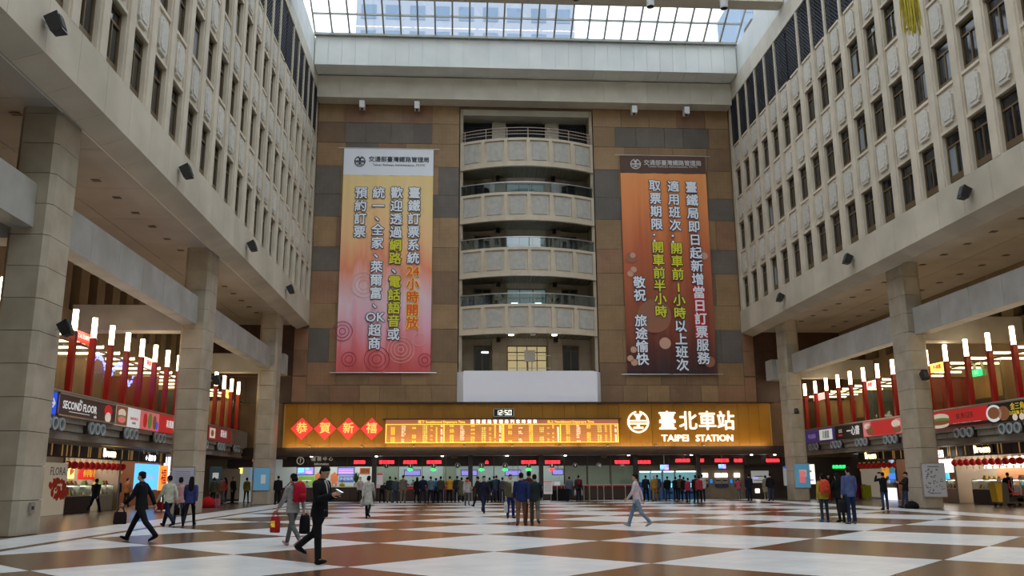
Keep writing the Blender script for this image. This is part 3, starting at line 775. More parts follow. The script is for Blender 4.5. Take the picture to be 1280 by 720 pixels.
# windows of the recess
warm_room = mat('lit_room', (.9, .75, .4), emit=.22); cool_room = mat('cool_lit_room', (.25, .38, .42), emit=.20)
glim = mat('ceiling_lamp_glow', (.8, .97, 1), emit=5)
def recess_window(x0, x1, z0, z1, glow, label, nm=3, trans=(0.55,), lamps=()):
    t = thing('recess_window', label, 'window', ((x0+x1)/2, 66.25, z0), group='windows behind the balconies'); t['kind'] = 'structure'
    W, H = (x1-x0)/2, z1-z0
    MB().box(-W, W, -.02, .03, 0, H).build('pane', glow, t)
    mb = MB()
    for a in ((-W, -W+.07, 0, H), (W-.07, W, 0, H), (-W, W, 0, .07), (-W, W, H-.08, H)): mb.box(a[0], a[1], -.1, .0, a[2], a[3])
    for i in range(1, nm): mb.box(-W+2*W*i/nm-.03, -W+2*W*i/nm+.03, -.1, 0, 0, H)
    for q in trans: mb.box(-W, W, -.1, 0, H*q-.03, H*q+.03)
    mb.build('frame', bronze, t)
    for (u, v) in lamps: MB().box(u*W-.25, u*W+.25, -.06, -.03, v*H-.06, v*H+.06).build('lamp_reflection', glim, t)
lv = [(9.5, 11.6), (14.3, 16.1), (18.6, 20.4), (22.9, 24.8)]
dw = mat('recess_dark_glass', (.02, .03, .035), .12)
for i, (z0, z1) in enumerate(lv):
    fl_ = ('behind the white screen', 'above the lowest balcony', 'above the second balcony', 'above the third balcony')[i]
    recess_window(3.6, 6.7, z0, z1, warm_room if i == 0 else cool_room, 'wide middle window %s' % fl_, 4 if i == 0 else 3, (.45, .75) if i == 0 else (.6,), () if i == 0 else ((-.6, .35), (.1, .3), (.6, .35)))
    recess_window(1.05, 2.35, z0, z1, dw, 'left side window %s' % fl_, 2, (.8,), ((.3, .75),) if i == 0 else ((.2, .5),) if i == 3 else ())
    recess_window(7.9, 9.2, z0, z1, dw, 'right side window %s' % fl_, 2, (.8,), ((-.2, .4),) if i == 3 else ())
for a, b_ in ((.12, 2.45), (3.55, 6.75), (7.85, 10.13)):
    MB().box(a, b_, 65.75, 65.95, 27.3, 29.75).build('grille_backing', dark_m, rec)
    g_ = MB(); x = a+.1
    while x < b_-.05: g_.box(x-.03, x+.03, 65.6, 65.66, 27.3, 29.75); x += .22
    z = 27.4
    while z < 29.7: g_.box(a, b_, 65.62, 65.68, z-.02, z+.02); z += .22
    g_.build('grille', grille_m, rec)
MB().box(-.08, 10.33, 64.15, 66.3, 29.75, 30.42).build('lintel', beige_p, rec)
MB().box(.12, 10.13, 65.55, 65.6, 8, 9).build('sill', rs_m, rec)
for x in (2.45, 6.75):
    MB().box(x, x+1.1, 65.5, 65.76, 27.3, 29.75).build('grille_pier', beige_p, rec)
# things on the balconies: plants and blue boxes
for x, y, z, l in ((2.9, 64.3, 14.25, 'round green potted plant on the lowest balcony, left'), (7.2, 64.3, 14.25, 'round green potted plant on the lowest balcony, right')):
    t = thing('potted_plant', l, 'plant', (x, y, z)); mb = MB(); rnd = random.Random(int(x*10))
    MB().cyl((0, 0, 0), .16, .25, n=12, r2=.2).build('pot', mat('clay_pot', (.2, .08, .04), .7), t)
    for i in range(90):
        a, e, r = rnd.uniform(0, 2*PI), rnd.uniform(-.3, 1.4), rnd.uniform(.25, .42)
        c = Vector((r*math.cos(a)*math.cos(e), r*math.sin(a)*math.cos(e), .45+r*math.sin(e)*.9)); d = Vector((rnd.uniform(-1, 1), rnd.uniform(-1, 1), rnd.uniform(-1, 1))).normalized()*.09; e2 = d.orthogonal().normalized()*.05
        n0 = len(mb.v); mb.v += [tuple(c-d), tuple(c+e2), tuple(c+d), tuple(c-e2)]; mb.f.append((n0, n0+1, n0+2, n0+3))
    mb.build('foliage', mat('plant_green', (.03, .09, .02), .6), t)
for i, (x, l) in enumerate(((.65, 'left'), (1.75, 'right'))):
    t = thing('blue_crate', 'dark blue crate standing on the lowest balcony, %s of the pair' % l, 'crate', (x, 64.35, 14.2), group='blue crates on the balcony')
    MB().box(-.5, .5, -.2, .2, 0, .5).build('body', mat('crate_blue', (.02, .06, .16), .6), t); MB().box(-.52, .52, -.22, .22, .46, .54).build('rim', MATS['crate_blue'], t)
for x in (3.75, 6.95, 5.35):
    t = thing('downlight', 'small round white light under the lowest balcony, %s' % {3.75: 'left one', 6.95: 'right one', 5.35: 'dim middle one'}[x], 'lamp', (x, 62.95, 12.0)); MB().cyl((0, 0, -.12), .2, .12, n=14).build('lens', mat('bulb_warm', (1, .95, .8), emit=(9 if x != 5.35 else .3)) if x != 5.35 else mat('bulb_dim', (.6, .6, .6), .4), t)
    MB().cyl((0, 0, -.06), .24, .1, n=14).build('rim', steel, t)
# white screen across the lowest level
t = thing('white_screen', 'blank white fabric screen wrapped around the balcony front below the middle bay', 'screen', (0, 0, 0))
cloth_w = mat('white_screen_cloth', (.86, .87, .95), .7)
mb = MB(); mb.prism([(-.22, 63.9), (.25, 63.25), (10.1, 63.25), (10.45, 63.9)], 'z', 7.01, 9.25); mb.build('cloth', cloth_w, t)
MB().box(.3, 9.9, 63.3, 63.8, 9.25, 9.3).build('top_batten', white_g, t)
# post with a box behind it
t = thing('rail_box', 'white box on a double pole standing behind the white screen', 'box', (5.25, 64.6, 9.25))
MB().box(-.4, .4, -.1, .1, .9, 1.75).build('box', mat('paper_white', (.55, .52, .45), .6), t)
for x in (-.15, .15): MB().cyl((x, 0, -.1), .035, 1.0, n=8).build('pole', steel, t)
for z in (1.35, .4): MB().box(-1.6, 1.6, .1, .14, z, z+.05).build('rail', steel, t)

# ---------------------------------------------------------------- big printed banners
def banner_mat(name, stops, streak):
    m = bpy.data.materials.new(name); m.use_nodes = True; t = m.node_tree; p = t.nodes['Principled BSDF']
    p.inputs['Roughness'].default_value = .55
    co = t.nodes.new('ShaderNodeTexCoord'); r = t.nodes.new('ShaderNodeValToRGB')
    sx = t.nodes.new('ShaderNodeSeparateXYZ'); t.links.new(co.outputs['Generated'], sx.inputs[0])
    n = t.nodes.new('ShaderNodeTexNoise'); n.inputs['Scale'].default_value = 1.5; mp = t.nodes.new('ShaderNodeMapping'); mp.inputs['Scale'].default_value = streak
    t.links.new(co.outputs['Generated'], mp.inputs[0]); t.links.new(mp.outputs[0], n.inputs['Vector'])
    ma = t.nodes.new('ShaderNodeMath'); ma.operation = 'MULTIPLY_ADD'; t.links.new(n.outputs['Fac'], ma.inputs[0]); ma.inputs[1].default_value = .3
    mb_ = t.nodes.new('ShaderNodeMath'); mb_.operation = 'SUBTRACT'; t.links.new(sx.outputs['Z'], mb_.inputs[0]); mb_.inputs[1].default_value = .15
    t.links.new(mb_.outputs[0], ma.inputs[2]); t.links.new(ma.outputs[0], r.inputs[0])
    e = r.color_ramp.elements
    for i, (q, c) in enumerate(stops):
        if i < 2: e[i].position = q; e[i].color = c
        else: el = e.new(q); el.color = c
    t.links.new(r.outputs[0], p.inputs['Base Color']); return m
def emblem(name, r, m, parent, loc, depth=.03):
    """Round railway emblem: a broken ring with an I-beam shape inside, as one flat shape facing the hall."""
    mb = MB(); w_ = r*.15
    def seg(a0, a1, n=10):
        for i in range(n):
            b0 = a0+(a1-a0)*i/n; b1 = a0+(a1-a0)*(i+1)/n
            q = [(rr*math.cos(a), rr*math.sin(a)) for rr, a in ((r, b0), (r, b1), (r-w_, b1), (r-w_, b0))]
            mb.prism(q, 'y', -depth, 0)
    seg(math.radians(100), math.radians(440), 34)
    def bx(a, b_, c, d): mb.prism([(a*r, c*r), (b_*r, c*r), (b_*r, d*r), (a*r, d*r)], 'y', -depth, 0)
    bx(-.9, .9, .03, .17); bx(-.9, .9, -.22, -.08)
    mb.prism([(-.42*r, .72*r), (.42*r, .72*r), (.2*r, .45*r), (.12*r, .1*r), (-.12*r, .1*r), (-.2*r, .45*r)], 'y', -depth, 0)
    bx(-.12, .12, -.5, -.2); bx(-.45, .45, -.62, -.45)
    o_ = mb.build(name, m, parent, loc=loc); return o_
YBN = 63.8
def big_banner(label, px, mat_body, mat_head, head_frac, head_ink):
    (x0, z1), (x1, _), (_, z0) = wp(px[0], px[2], YBN), wp(px[1], px[2], YBN), wp((px[0]+px[1])/2, px[3], YBN)
    x0 = (x0+wp(px[4], px[3], YBN)[0])/2; x1 = (x1+wp(px[5], px[3], YBN)[0])/2
    t = thing('hanging_banner', label, 'banner', ((x0+x1)/2, YBN, z0))
    W, H = x1-x0, z1-z0; hh = H*(1-head_frac)
    n = 24; mb = MB(); rnd = random.Random(int(W*100))
    # slightly rippled cloth
    mb.v = []
    cols_, rows = 28, 12
    for side_ in (0, 1):
        for r in range(rows+1):
            for c in range(cols_+1):
                u = c/cols_; v = r/rows
                rip = .035*math.sin(u*23+v*2)*(.3+.7*math.sin(u*PI))+.02*math.sin(u*61)
                mb.v.append((-W/2+W*u, rip-.02+side_*.01, hh*v))
    k = (rows+1)*(cols_+1)
    for r in range(rows):
        for c in range(cols_):
            a = r*(cols_+1)+c; mb.f.append((a, a+1, a+cols_+2, a+cols_+1)); mb.f.append((k+a, k+a+cols_+1, k+a+cols_+2, k+a+1))
    mb.build('cloth', mat_body, t, True)
    MB().box(-W/2, W/2, -.03, -.01, hh, H).build('header', mat_head, t)
    for z in (0, H): MB().cyl((-W/2-.45, -.03, z), .035, W+.9, 'x', 8).build('batten', steel, t)
    for u in (-.4, 0, .4):
        for z in (0, H): MB().box(u*W-.02, u*W+.02, -.02, .24, z-.02, z+.02).build('bracket', steel, t)
    emblem('emblem', W*.062, head_ink, t, (-W*.32, -.05, H-(H-hh)*.5), .02)
    text('lettering', '交通部臺灣鐵路管理局', W*.068, (W*.115, -.05, H-(H-hh)*.42), FRONT, head_ink, t, .005, .006)
    text('lettering', 'Taiwan Railways Administration, MOTC', W*.036, (W*.115, -.05, H-(H-hh)*.62), FRONT, head_ink, t, .004, 0)
    return t, W, H
out_d = mat('letter_outline', (.012, .02, .06), .6); let_w = mat('letter_white', (.85, .90, .98), .6); let_y = mat('letter_yellow', (.72, .70, .02), .6); let_o = mat('letter_orange', (.85, .10, .01), .6); out_y = mat('letter_outline_yellow', (1, .82, .12), .6); out_r = mat('letter_block_red', (.62, .012, .02), .6)
def column_text(t, chars, px, py0, step, size=.92, slant=0):
    """chars = list of (character, style); laid out downwards from photo position px, py0."""
    py = py0; ox, oy, oz = t.location
    for ch, st in chars:
        x, z = wp(px+slant*(py-py0), py, YBN-.08)
        fg, bg = {'w': (let_w, out_d), 'y': (let_y, out_d), 'o': (let_o, out_y), 'r': (let_w, out_r)}[st]
        if ch in '、：': x += .22 if ch == '、' else 0; z += .30 if ch == '、' else 0
        if ch != ' ':
            text('outline', ch, size*1.07, (x-ox, -.085, z-oz), FRONT, bg, t, .004, .075 if st != 'r' else .12)
            text('lettering', ch, size*1.07, (x-ox, -.10, z-oz), FRONT, fg, t, .004, .026)
        py += step*(.78 if ch in '、：' else 1)
bl = banner_mat('banner_print_left', [(0, (.62, .09, .08, 1)), (.12, (.78, .18, .20, 1)), (.25, (.85, .42, .52, 1)), (.40, (.85, .60, .66, 1)), (.55, (.88, .30, .16, 1)), (.68, (.95, .55, .26, 1)), (.9, (.92, .68, .30, 1))], (2.2, 1, .9))
t, W, H = big_banner('tall hanging banner in yellow to pink with four columns of outlined characters', (430, 543, 185, 466, 420, 537), bl, mat('banner_head_white', (.84, .88, .94), .6), .125, mat('banner_ink_dark', (.03, .04, .06), .6))
big_banner_left = t
S14 = 15.9
w1 = [(c, 'w') for c in '臺鐵訂票系統']+[('24', 'o')]+[(c, 'o') for c in '小時開放']
column_text(t, w1, 518, 242, 16.3, .9, -.018)
column_text(t, [(c, 'w') for c in '歡迎透過']+[(c, 'y') for c in '網路']+[('、', 'w')]+[(c, 'y') for c in '電話語音']+[('或', 'w')], 496, 242, 16.4, .9, -.025)
column_text(t, [(c, 'w') for c in '統一、全家、萊爾富、']+[('OK', 'w')]+[(c, 'w') for c in '超商'], 473.5, 242, 16.6, .9, -.03)
column_text(t, [(c, 'w') for c in '預約訂票'], 451.5, 242, 16.2, .9, -.04)
def ring(t, px, py, r, m, name='printed_ring', w_=.05):
    x, z = wp(px, py, YBN-.07); mb = MB(); n = 28
    for i in range(n):
        a, b_ = 2*PI*i/n, 2*PI*(i+1)/n
        mb.prism([(rr*math.cos(q), rr*math.sin(q)) for rr, q in ((r, a), (r, b_), (r-w_, b_), (r-w_, a))], 'y', -.004, 0)
    mb.build(name, m, t, loc=(x-t.location.x, -.072, z-t.location.z))
rp_, rr_ = mat('ring_peach', (.78, .45, .40), .6), mat('ring_crimson', (.42, .03, .08), .6)
for px, py, r, m in ((501, 437, 1.0, rp_), (501, 437, .75, rp_), (501, 437, .5, rp_), (501, 437, .22, rp_), (471, 449, .95, rr_), (471, 449, .65, rr_), (471, 449, .35, rr_), (428, 414, .75, rr_), (428, 414, .5, rr_), (428, 414, .25, rr_), (455, 356, 1.0, rp_), (455, 356, .7, rp_), (455, 356, .4, rp_), (436, 449, .55, rr_), (436, 449, .3, rr_), (531, 450, .5, rr_), (531, 450, .25, rr_), (524, 424, .5, rp_)):
    ring(t, px, py, r, m)
br = banner_mat('banner_print_right', [(0, (.035, .012, .014, 1)), (.1, (.10, .02, .015, 1)), (.22, (.26, .06, .025, 1)), (.38, (.34, .08, .03, 1)), (.6, (.55, .13, .045, 1)), (.85, (.85, .28, .08, 1)), (1, (.9, .34, .10, 1))], (3.5, 1, .8))
t, W, H = big_banner('tall hanging banner in orange fading to dark brown with vertical outlined characters', (773, 881, 194, 468, 786, 896), br, mat('banner_head_brown', (.10, .045, .03), .6), .085, mat('banner_ink_light', (.7, .68, .66), .6))
column_text(t, [(c, 'w') for c in '臺鐵局即日起新增']+[(c, 'r') for c in '當日訂票']+[(c, 'w') for c in '服務'], 864, 235, 16.45, .92, .073)
column_text(t, [(c, 'w') for c in '適用班次：']+[(c, 'y') for c in '開車前1小時']+[(c, 'w') for c in '以上班次'], 841.5, 234, 16.2, .9, .053)
column_text(t, [(c, 'w') for c in '取票期限：']+[(c, 'y') for c in '開車前半小時'], 818.5, 233, 16.1, .9, .05)
column_text(t, [(c, 'w') for c in '敬祝 旅途愉快'], 799, 354, 16.0, .9, .045)
spot = mat('print_spot', (.62, .36, .26), .6); spot2 = mat('print_spot_dim', (.33, .13, .07), .6)
def disc(t, px, py, r, m, d=0):
    x, z = wp(px, py, YBN-.07); mb = MB(); n = 24
    mb.prism([(r*math.cos(2*PI*i/n), r*math.sin(2*PI*i/n)) for i in range(n)], 'y', -.004, 0); mb.build('printed_spot', m, t, loc=(x-t.location.x, -.062-d, z-t.location.z))
for px, py, r, m in ((789, 322, .42, spot2), (791, 319, .22, spot), (792, 337, .24, spot), (788, 342, .24, spot), (831.5, 429, .44, spot), (792, 437, .24, spot), (788, 448, .24, spot), (793, 453, .26, spot), (818, 395, 1.3, spot2), (880, 320, .3, spot), (887, 452, .42, spot2)):
    disc(t, px, py, r, m, .004 if m is spot else 0)

# ---------------------------------------------------------------- gold signboard
YG = 63.4
gx0, gx1, gz0, gz1 = -12.5, 22.95, 3.80, 6.92
bd = thing('gold_signboard', 'long gold panelled signboard across the ticket hall front', 'signboard', (0, 0, 0))
n = 44; stp = (gx1-gx0)/n
for i in range(n): MB().box(gx0+i*stp+.008, gx0+(i+1)*stp-.008, YG, YG+.12, gz0, gz1).build('gold_panel', gold, bd)
MB().box(gx0-.1, gx1+.1, YG+.08, 63.9, gz0, gz1).build('backing', mat('gold_joint', (.5, .33, .1), .5), bd)
MB().box(gx0-.3, gx1+.3, YG-.25, 63.95, gz1+.0, gz1+.08).build('top_ledge', wood_d, bd)
beam = struct('trim_3', MB().box(-18.8, 29, YG-.1, 64.0, 3.2, 3.79), wood_d, 'dark brown beam above the ticket counters')
# lettering and emblem on it
x, z = wp(797.5, 527.5, YG); emblem('emblem', .80, letter_glow, bd, (x, YG-.03, z), .08)
for ch, px in zip('臺北車站', (834, 860, 884, 907)):
    x, z = wp(px, 527.5, YG); text('lettering', ch, 1.45, (x, YG-.06, z), FRONT, letter_glow, bd, .04, .022, sx=.95)
for word, px in (('TAIPEI', 844), ('STATION', 893)):
    x, z = wp(px, 548, YG); o_ = text('lettering', word, .66, (x, YG-.06, z), FRONT, letter_glow, bd, .04, .016); o_.scale = (1.0 if word == 'TAIPEI' else .98, 1, 1)
    w0 = max(v.co.x for v in o_.data.vertices)-min(v.co.x for v in o_.data.vertices)
    tgt = wp(861 if word == 'TAIPEI' else 916, 548, YG)[0]-wp(827 if word == 'TAIPEI' else 869.5, 548, YG)[0]; o_.scale = (tgt/w0, 1, 1)
for i in range(5): area_light('ledge_light', (gx0+3.5+7.1*i, YG-.9, 3.86), 6.8, .12, 25, (1, .72, .38), rot=(math.radians(132), 0, 0))
# red diamonds
dia = mat('red_diamond', (.80, .05, .04), .5, emit=.35); dia_g = mat('gold_character', (.95, .55, .12), .5, emit=.5)
for ch, px, l in zip('恭賀新禧', (377.5, 406.5, 435.5, 464.8), ('first from the left', 'second from the left', 'third from the left', 'fourth, next to the departure board')):
    x, z = wp(px, 536, YG)
    t = thing('red_diamond_sign', 'red new year diamond with a gold character, %s' % l, 'sign', (x, YG-.05, z), group='red diamonds on the gold board')
    MB().prism([(0, -.80), (.80, 0), (0, .80), (-.80, 0)], 'y', -.05, 0).build('board', dia, t)
    text('lettering', ch, .80, (0, -.06, 0), FRONT, dia_g, t, .01, .014)
# departure board
x0, z1 = wp(482.5, 525, YG); x1, z0 = wp(773, 553, YG); zt_ = z1
dbm = mat('departure_rows', (.50, .19, .05), .5, emit=.35); dby = mat('amber_text', (1, .60, .06), emit=.8); dbg = mat('greenish_text', (.75, .80, .15), emit=.9); dbw = mat('pale_text', (1, .82, .55), emit=1.0); dbh = mat('departure_head', (.45, .16, .09), .5, emit=.35)
t = thing('departure_board', 'wide lit departure board with rows of amber text in the gold signboard', 'board', ((x0+x1)/2, YG-.03, z0))
W = x1-x0; H = z1-z0; hd = H*.80
MB().box(-W/2, W/2, -.12, .02, 0, hd).build('display', dbm, t); MB().box(-W/2, W/2, -.12, .02, hd, H).build('header', dbh, t)
MB().box(-W/2-.2, W/2+.2, -.4, .02, H, H+.07).build('hood', wood_d, t)
mb = MB()
for u in (-.498, -.252, -.003, .003, .248, .498): mb.box(u*W-.03, u*W+.03, -.15, -.12, 0, hd)
for v in (0, .985): mb.box(-W/2, W/2, -.15, -.12, hd*v, hd*v+.04)
mb.build('grid_frame', dby, t)
rnd = random.Random(9)
cols_def = [(.03, .07, 0, '%d'), (.085, .03, 2, '1'), (.13, .08, 3, ''), (.17, .06, 0, '站'), (.23, .05, 0, '線'), (.42, .06, 1, '時'), (.5, .1, 1, ''), (.62, .03, 0, ''), (.72, .03, 0, ''), (.80, .09, 2, ''), (.93, .07, 2, '')]
names_ = ['基隆', '新竹', '花蓮', '高雄', '彰化', '樹林', '苗栗', '七堵', '潮州', '臺東', '宜蘭', '嘉義']
for sec in range(4):
    for r in range(9):
        v = hd*(.95-(r+.5)/9*.93); u0 = -W/2+W*(.25*sec+.012)
        train = str(rnd.randint(100, 2999)); nm_ = rnd.choice(names_); hhmm = '%02d:%02d' % (13+r//3, rnd.randint(0, 59))
        for fx, body, m_ in ((.010, rnd.choice(['自強', '莒光', '區間']), dby), (.055, train, dbw), (.10, nm_, dby), (.145, hhmm, dbg), (.178, '4A', dby), (.20, '準', dby), (.222, '點', dbw)):
            if rnd.random() < .18: continue
            text('lettering', body, .15, (u0+W*fx, -.13, v), FRONT, m_, t, .002, 0, align='LEFT', res=1)
mb = MB()
for r in range(9): mb.box(-W/2, W/2, -.128, -.12, hd*(.95-(r+1)/9*.93)-.006, hd*(.95-(r+1)/9*.93)+.006)
mb.build('row_line', mat('row_line_dark', (.3, .10, .03), .5, emit=.2), t)
hz = hd+(H-hd)*.5
for px, s_ in ((552, '南下 Southbound Departure Time'), (713, '北上 Northbound Departure Time')):
    x, _ = wp(px, 530, YG); text('lettering', s_, .24, (x-t.location.x, -.13, hz), FRONT, dby, t, .003, .006)
for i, ch in enumerate('臺灣鐵路管理局列車時刻表'):
    x, _ = wp(590.5+7.1*i, 530, YG); text('lettering', ch, .30, (x-t.location.x, -.13, hz), FRONT, mat('white_text', (1, .95, .85), emit=1.0), t, .003, .006)
# clock
x, z = wp(629.5, 516, YG)
t = thing('digital_clock', 'digital clock in a steel frame showing 12:50 above the departure board', 'clock', (x, YG-.02, z))
MB().box(-.72, .72, -.1, 0, -.27, .27).build('case', black, t)
mb = MB(); 
for a in ((-.76, .76, -.3, -.25), (-.76, .76, .25, .3), (-.76, -.70, -.3, .3), (.70, .76, -.3, .3)): mb.box(a[0], a[1], -.16, 0, a[2], a[3])
mb.build('frame', steel, t)
SEG = {'1': 'bc', '2': 'abged', '5': 'afgcd', '0': 'abcdef'}
mb = MB(); w_, h_ = .20, .34; tt = .038
def segs(x, ch):
    pos = {'a': (x, x+w_, h_/2-tt, h_/2), 'g': (x, x+w_, -tt/2, tt/2), 'd': (x, x+w_, -h_/2, -h_/2+tt), 'f': (x, x+tt, 0, h_/2), 'b': (x+w_-tt, x+w_, 0, h_/2), 'e': (x, x+tt, -h_/2, 0), 'c': (x+w_-tt, x+w_, -h_/2, 0)}
    for s_ in SEG[ch]: q = pos[s_]; mb.box(q[0], q[1], -.12, -.1, q[2], q[3])
for ch, x in zip('1250', (-.58, -.30, .08, .36)): segs(x, ch)
for z in (-.08, .06): mb.box(-.035, .005, -.12, -.1, z, z+.04)
mb.build('digits', mat('clock_digits', (.95, 1, .85), emit=1.0), t)
# small floodlights on the ledge under the board
for i, px in enumerate((387, 452, 517, 580, 640, 700, 760, 820, 880)):
    x, z = wp(px, 557, YG-.3)
    t = thing('ledge_spotlight', 'small dark spotlight on the ledge under the gold signboard', 'lamp', (x, YG-.25, 3.82), group='spotlights on the signboard ledge')
    MB().cyl((0, 0, 0), .05, .08, n=8).build('foot', steel, t); MB().cyl((0, -.12, .08), .06, .2, 'y', 10).build('barrel', black, t)

# ---------------------------------------------------------------- ticket hall under the signboard
YC, YH, YW = 64.6, 64.3, 67.2      # counter front, header plane, booth back wall
hall = struct('ceiling_ticket_hall', MB().box(-18.8, 29, 63.5, 69, 3.22, 3.4), wood_d, 'dark ceiling of the ticket hall')
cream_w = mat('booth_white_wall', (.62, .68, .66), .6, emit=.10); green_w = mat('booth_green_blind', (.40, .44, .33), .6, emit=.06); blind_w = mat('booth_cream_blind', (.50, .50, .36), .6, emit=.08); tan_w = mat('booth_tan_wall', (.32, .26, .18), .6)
tw = struct('wall_ticket_back', MB().box(-18.8, 29, YW+.1, YW+.3, 0, 3.3), wood_d, 'dark back wall of the ticket hall')
def wall_panel(p0, p1, m, z0=0.0, z1=3.2, Y=YW, nm='wall_panel'):
    a, b_ = wp(p0, 600, Y)[0], wp(p1, 600, Y)[0]; MB().box(a+.01, b_-.01, Y, Y+.1, z0, z1).build(nm, m, tw)
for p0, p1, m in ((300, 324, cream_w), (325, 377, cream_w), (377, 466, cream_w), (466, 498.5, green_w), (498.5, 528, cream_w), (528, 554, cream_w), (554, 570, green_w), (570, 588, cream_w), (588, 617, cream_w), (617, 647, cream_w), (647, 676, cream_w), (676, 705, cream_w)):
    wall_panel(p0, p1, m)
bl_ = tag(empty('window_blind_row', (0, 0, 0)), 'closed pale blinds behind the ticket windows at the right', None, None, 'structure')
for p0, p1 in ((705, 734), (734, 763), (763, 794)):
    a, b_ = wp(p0, 600, YC+.3)[0], wp(p1, 600, YC+.3)[0]
    for i in range(14): MB().box(a+.04, b_-.04, YC+.3, YC+.33, 1.1+i*.1, 1.193+i*.1).build('blind_slat', blind_w, bl_)
# header fascia with dividers
PXD = [353, 385, 418, 434, 468, 498.5, 528, 557.5, 588, 617.5, 647, 676.5, 705.5, 734.5, 763.5, 795, 817, 836, 855, 873.5, 893, 913, 932, 952, 978]
hdn = thing('ticket_header', 'dark wooden header above the ticket windows', 'header', (0, 0, 0)); hdn['kind'] = 'structure'
MB().box(-18.7, -13.2, YH, YH+.12, 2.45, 3.22).build('header_panel', wood_d, hdn)
for p0, p1 in zip(PXD[:-1], PXD[1:]):
    a, b_ = wp(p0, 578, YH)[0], wp(p1, 578, YH)[0]
    MB().box(a+.015, b_-.015, YH, YH+.12, 2.45, 3.22).build('header_panel', wood_d, hdn)
    MB().box(b_-.02, b_+.02, YH-.02, YH+.02, .0 if 466 < p1 < 800 else 2.45, 3.22).build('divider', mat('divider_wood', (.10, .055, .03), .4), hdn)
MB().box(-13.3, 24, YH-.05, YH+.0, 3.18, 3.22).build('edge_trim', steel, hdn)
for px in (467.5, 588, 676.5, 795, 873.5):
    x, _ = wp(px, 600, YH-.3); t = tag(MB().box(x-.16, x+.16, YH-.45, YH-.1, 0, 3.22).build('ticket_pillar', mat('pillar_dark', (.035, .03, .028), .35)), 'dark square pillar between the ticket windows', 'pillar', 'dark pillars of the ticket hall')
# counters
cx0, cx1 = wp(355, 600, YC)[0], wp(466, 600, YC)[0]
ct = thing('information_counter', 'long dark wooden information counter with a pale top at the left', 'counter', (0, 0, 0))
MB().box(-14.6, cx1-.1, YC, YC+.5, 0, 1.0).build('front', wood_d, ct); MB().box(-14.6, cx1-.08, YC-.05, YC+.7, 1.0, 1.06).build('top', mat('counter_top_pale', (.55, .55, .5), .3), ct)
for k in range(9): MB().box(-14.3+k*.93, -13.5+k*.93, YC-.02, YC, .12, .9).build('front_panel', mat('counter_panel', (.05, .028, .018), .35), ct)
ct = thing('ticket_counter', 'long dark ticket counter with a red edge under the numbered windows', 'counter', (0, 0, 0))
a, b_ = wp(468, 600, YC)[0], wp(795, 600, YC)[0]
MB().box(a, b_, YC, YC+.5, 0, .95).build('front', wood_d, ct); MB().box(a, b_, YC-.08, YC+.02, .92, 1.04).build('red_edge', mat('counter_red', (.35, .01, .015), .35), ct); MB().box(a, b_, YC-.12, YC+.6, 1.04, 1.09).build('top', mat('counter_top_pale', (.55, .55, .5), .3), ct)
k = 0; x = a+.1
while x < b_-.9:
    MB().box(x, x+.82, YC-.03, YC, .1, .85).build('front_panel', MATS['counter_panel'], ct); x += .86
# glass sheets above the counter
gsn = thing('ticket_glass', 'clear glass sheets standing on the ticket counter', 'glass', (0, 0, 0)); gsn['kind'] = 'structure'
for p0, p1 in zip(PXD[4:15], PXD[5:16]):
    q0, q1 = wp(p0, 600, YC)[0], wp(p1, 600, YC)[0]; MB().box(q0+.03, q1-.03, YC+.02, YC+.035, 1.1, 2.45).build('glass_pane', glass_c, gsn)
# red led strips, number discs, arrows
LED = [(442, 457, '服務'), (474, 493, '當日預售'), (504, 521, '自強莒光'), (533.5, 552, '當日預售'), (606, 611, '止'), (651.5, 670, '當日車票'), (681, 700, '當日預售票'), (768, 787, '暫停服務'), (795, 813, '自動售票'), (844, 862, '自動售票'), (869, 880, '領票'), (893, 911, '網路訂票'), (917, 928, '取票'), (957, 974, '售票說明')]
for i, (p0, p1, s_) in enumerate(LED):
    Y = YH-.02; xa2, z = wp(p0, 578 if p0 < 800 else 576, Y); xb2, _ = wp(p1, 578, Y)
    o_ = thing('led_strip', 'red LED sign showing %s over the ticket windows, place %d from the left' % (s_, i+1), 'sign', ((xa2+xb2)/2, Y, z), group='red LED signs over the ticket windows')
    MB().box(-(xb2-xa2)/2-.06, (xb2-xa2)/2+.06, -.05, 0, -.15, .15).build('case', black, o_)
    tx = text('lettering', s_, .26, (0, -.055, 0), FRONT, red_led, o_, .004, .014); w0 = max(v.co.x for v in tx.data.vertices)-min(v.co.x for v in tx.data.vertices); tx.scale = ((xb2-xa2)/w0, 1, 1)
arrow_g = mat('green_arrow', (.02, .75, .12), emit=1.6)
for i, px in enumerate((483, 513, 542, 572, 602, 631.5, 661, 690, 719, 748.5, 777.5)):
    x, z = wp(px, 582, YH-.03); t = thing('window_number', 'round plate with the number %d above a ticket window' % (i+1), 'sign', (x, YH-.03, z), group='window number plates')
    MB().cyl((0, 0, 0), .2, -.03, 'y', 18).build('plate', mat('plate_grey', (.4, .38, .34), .5), t); MB().cyl((0, -.03, 0), .16, -.01, 'y', 18).build('face', wood_d, t); text('numeral', str(i+1), .26, (0, -.05, 0), FRONT, mat('plate_ink', (.7, .68, .6), .5, emit=.2), t, .003, .008)
    if px in (513, 542, 602, 631.5, 661, 690):
        mb = MB(); mb.prism([(-.22, -.02), (.02, .12), (.02, .04), (.2, .04), (.2, -.08), (.02, -.08), (.02, -.16)], 'y', -.05, -.01)
        mb.build('arrow', arrow_g if px != 690 else red_led, t, loc=(-.02, 0, -.27))
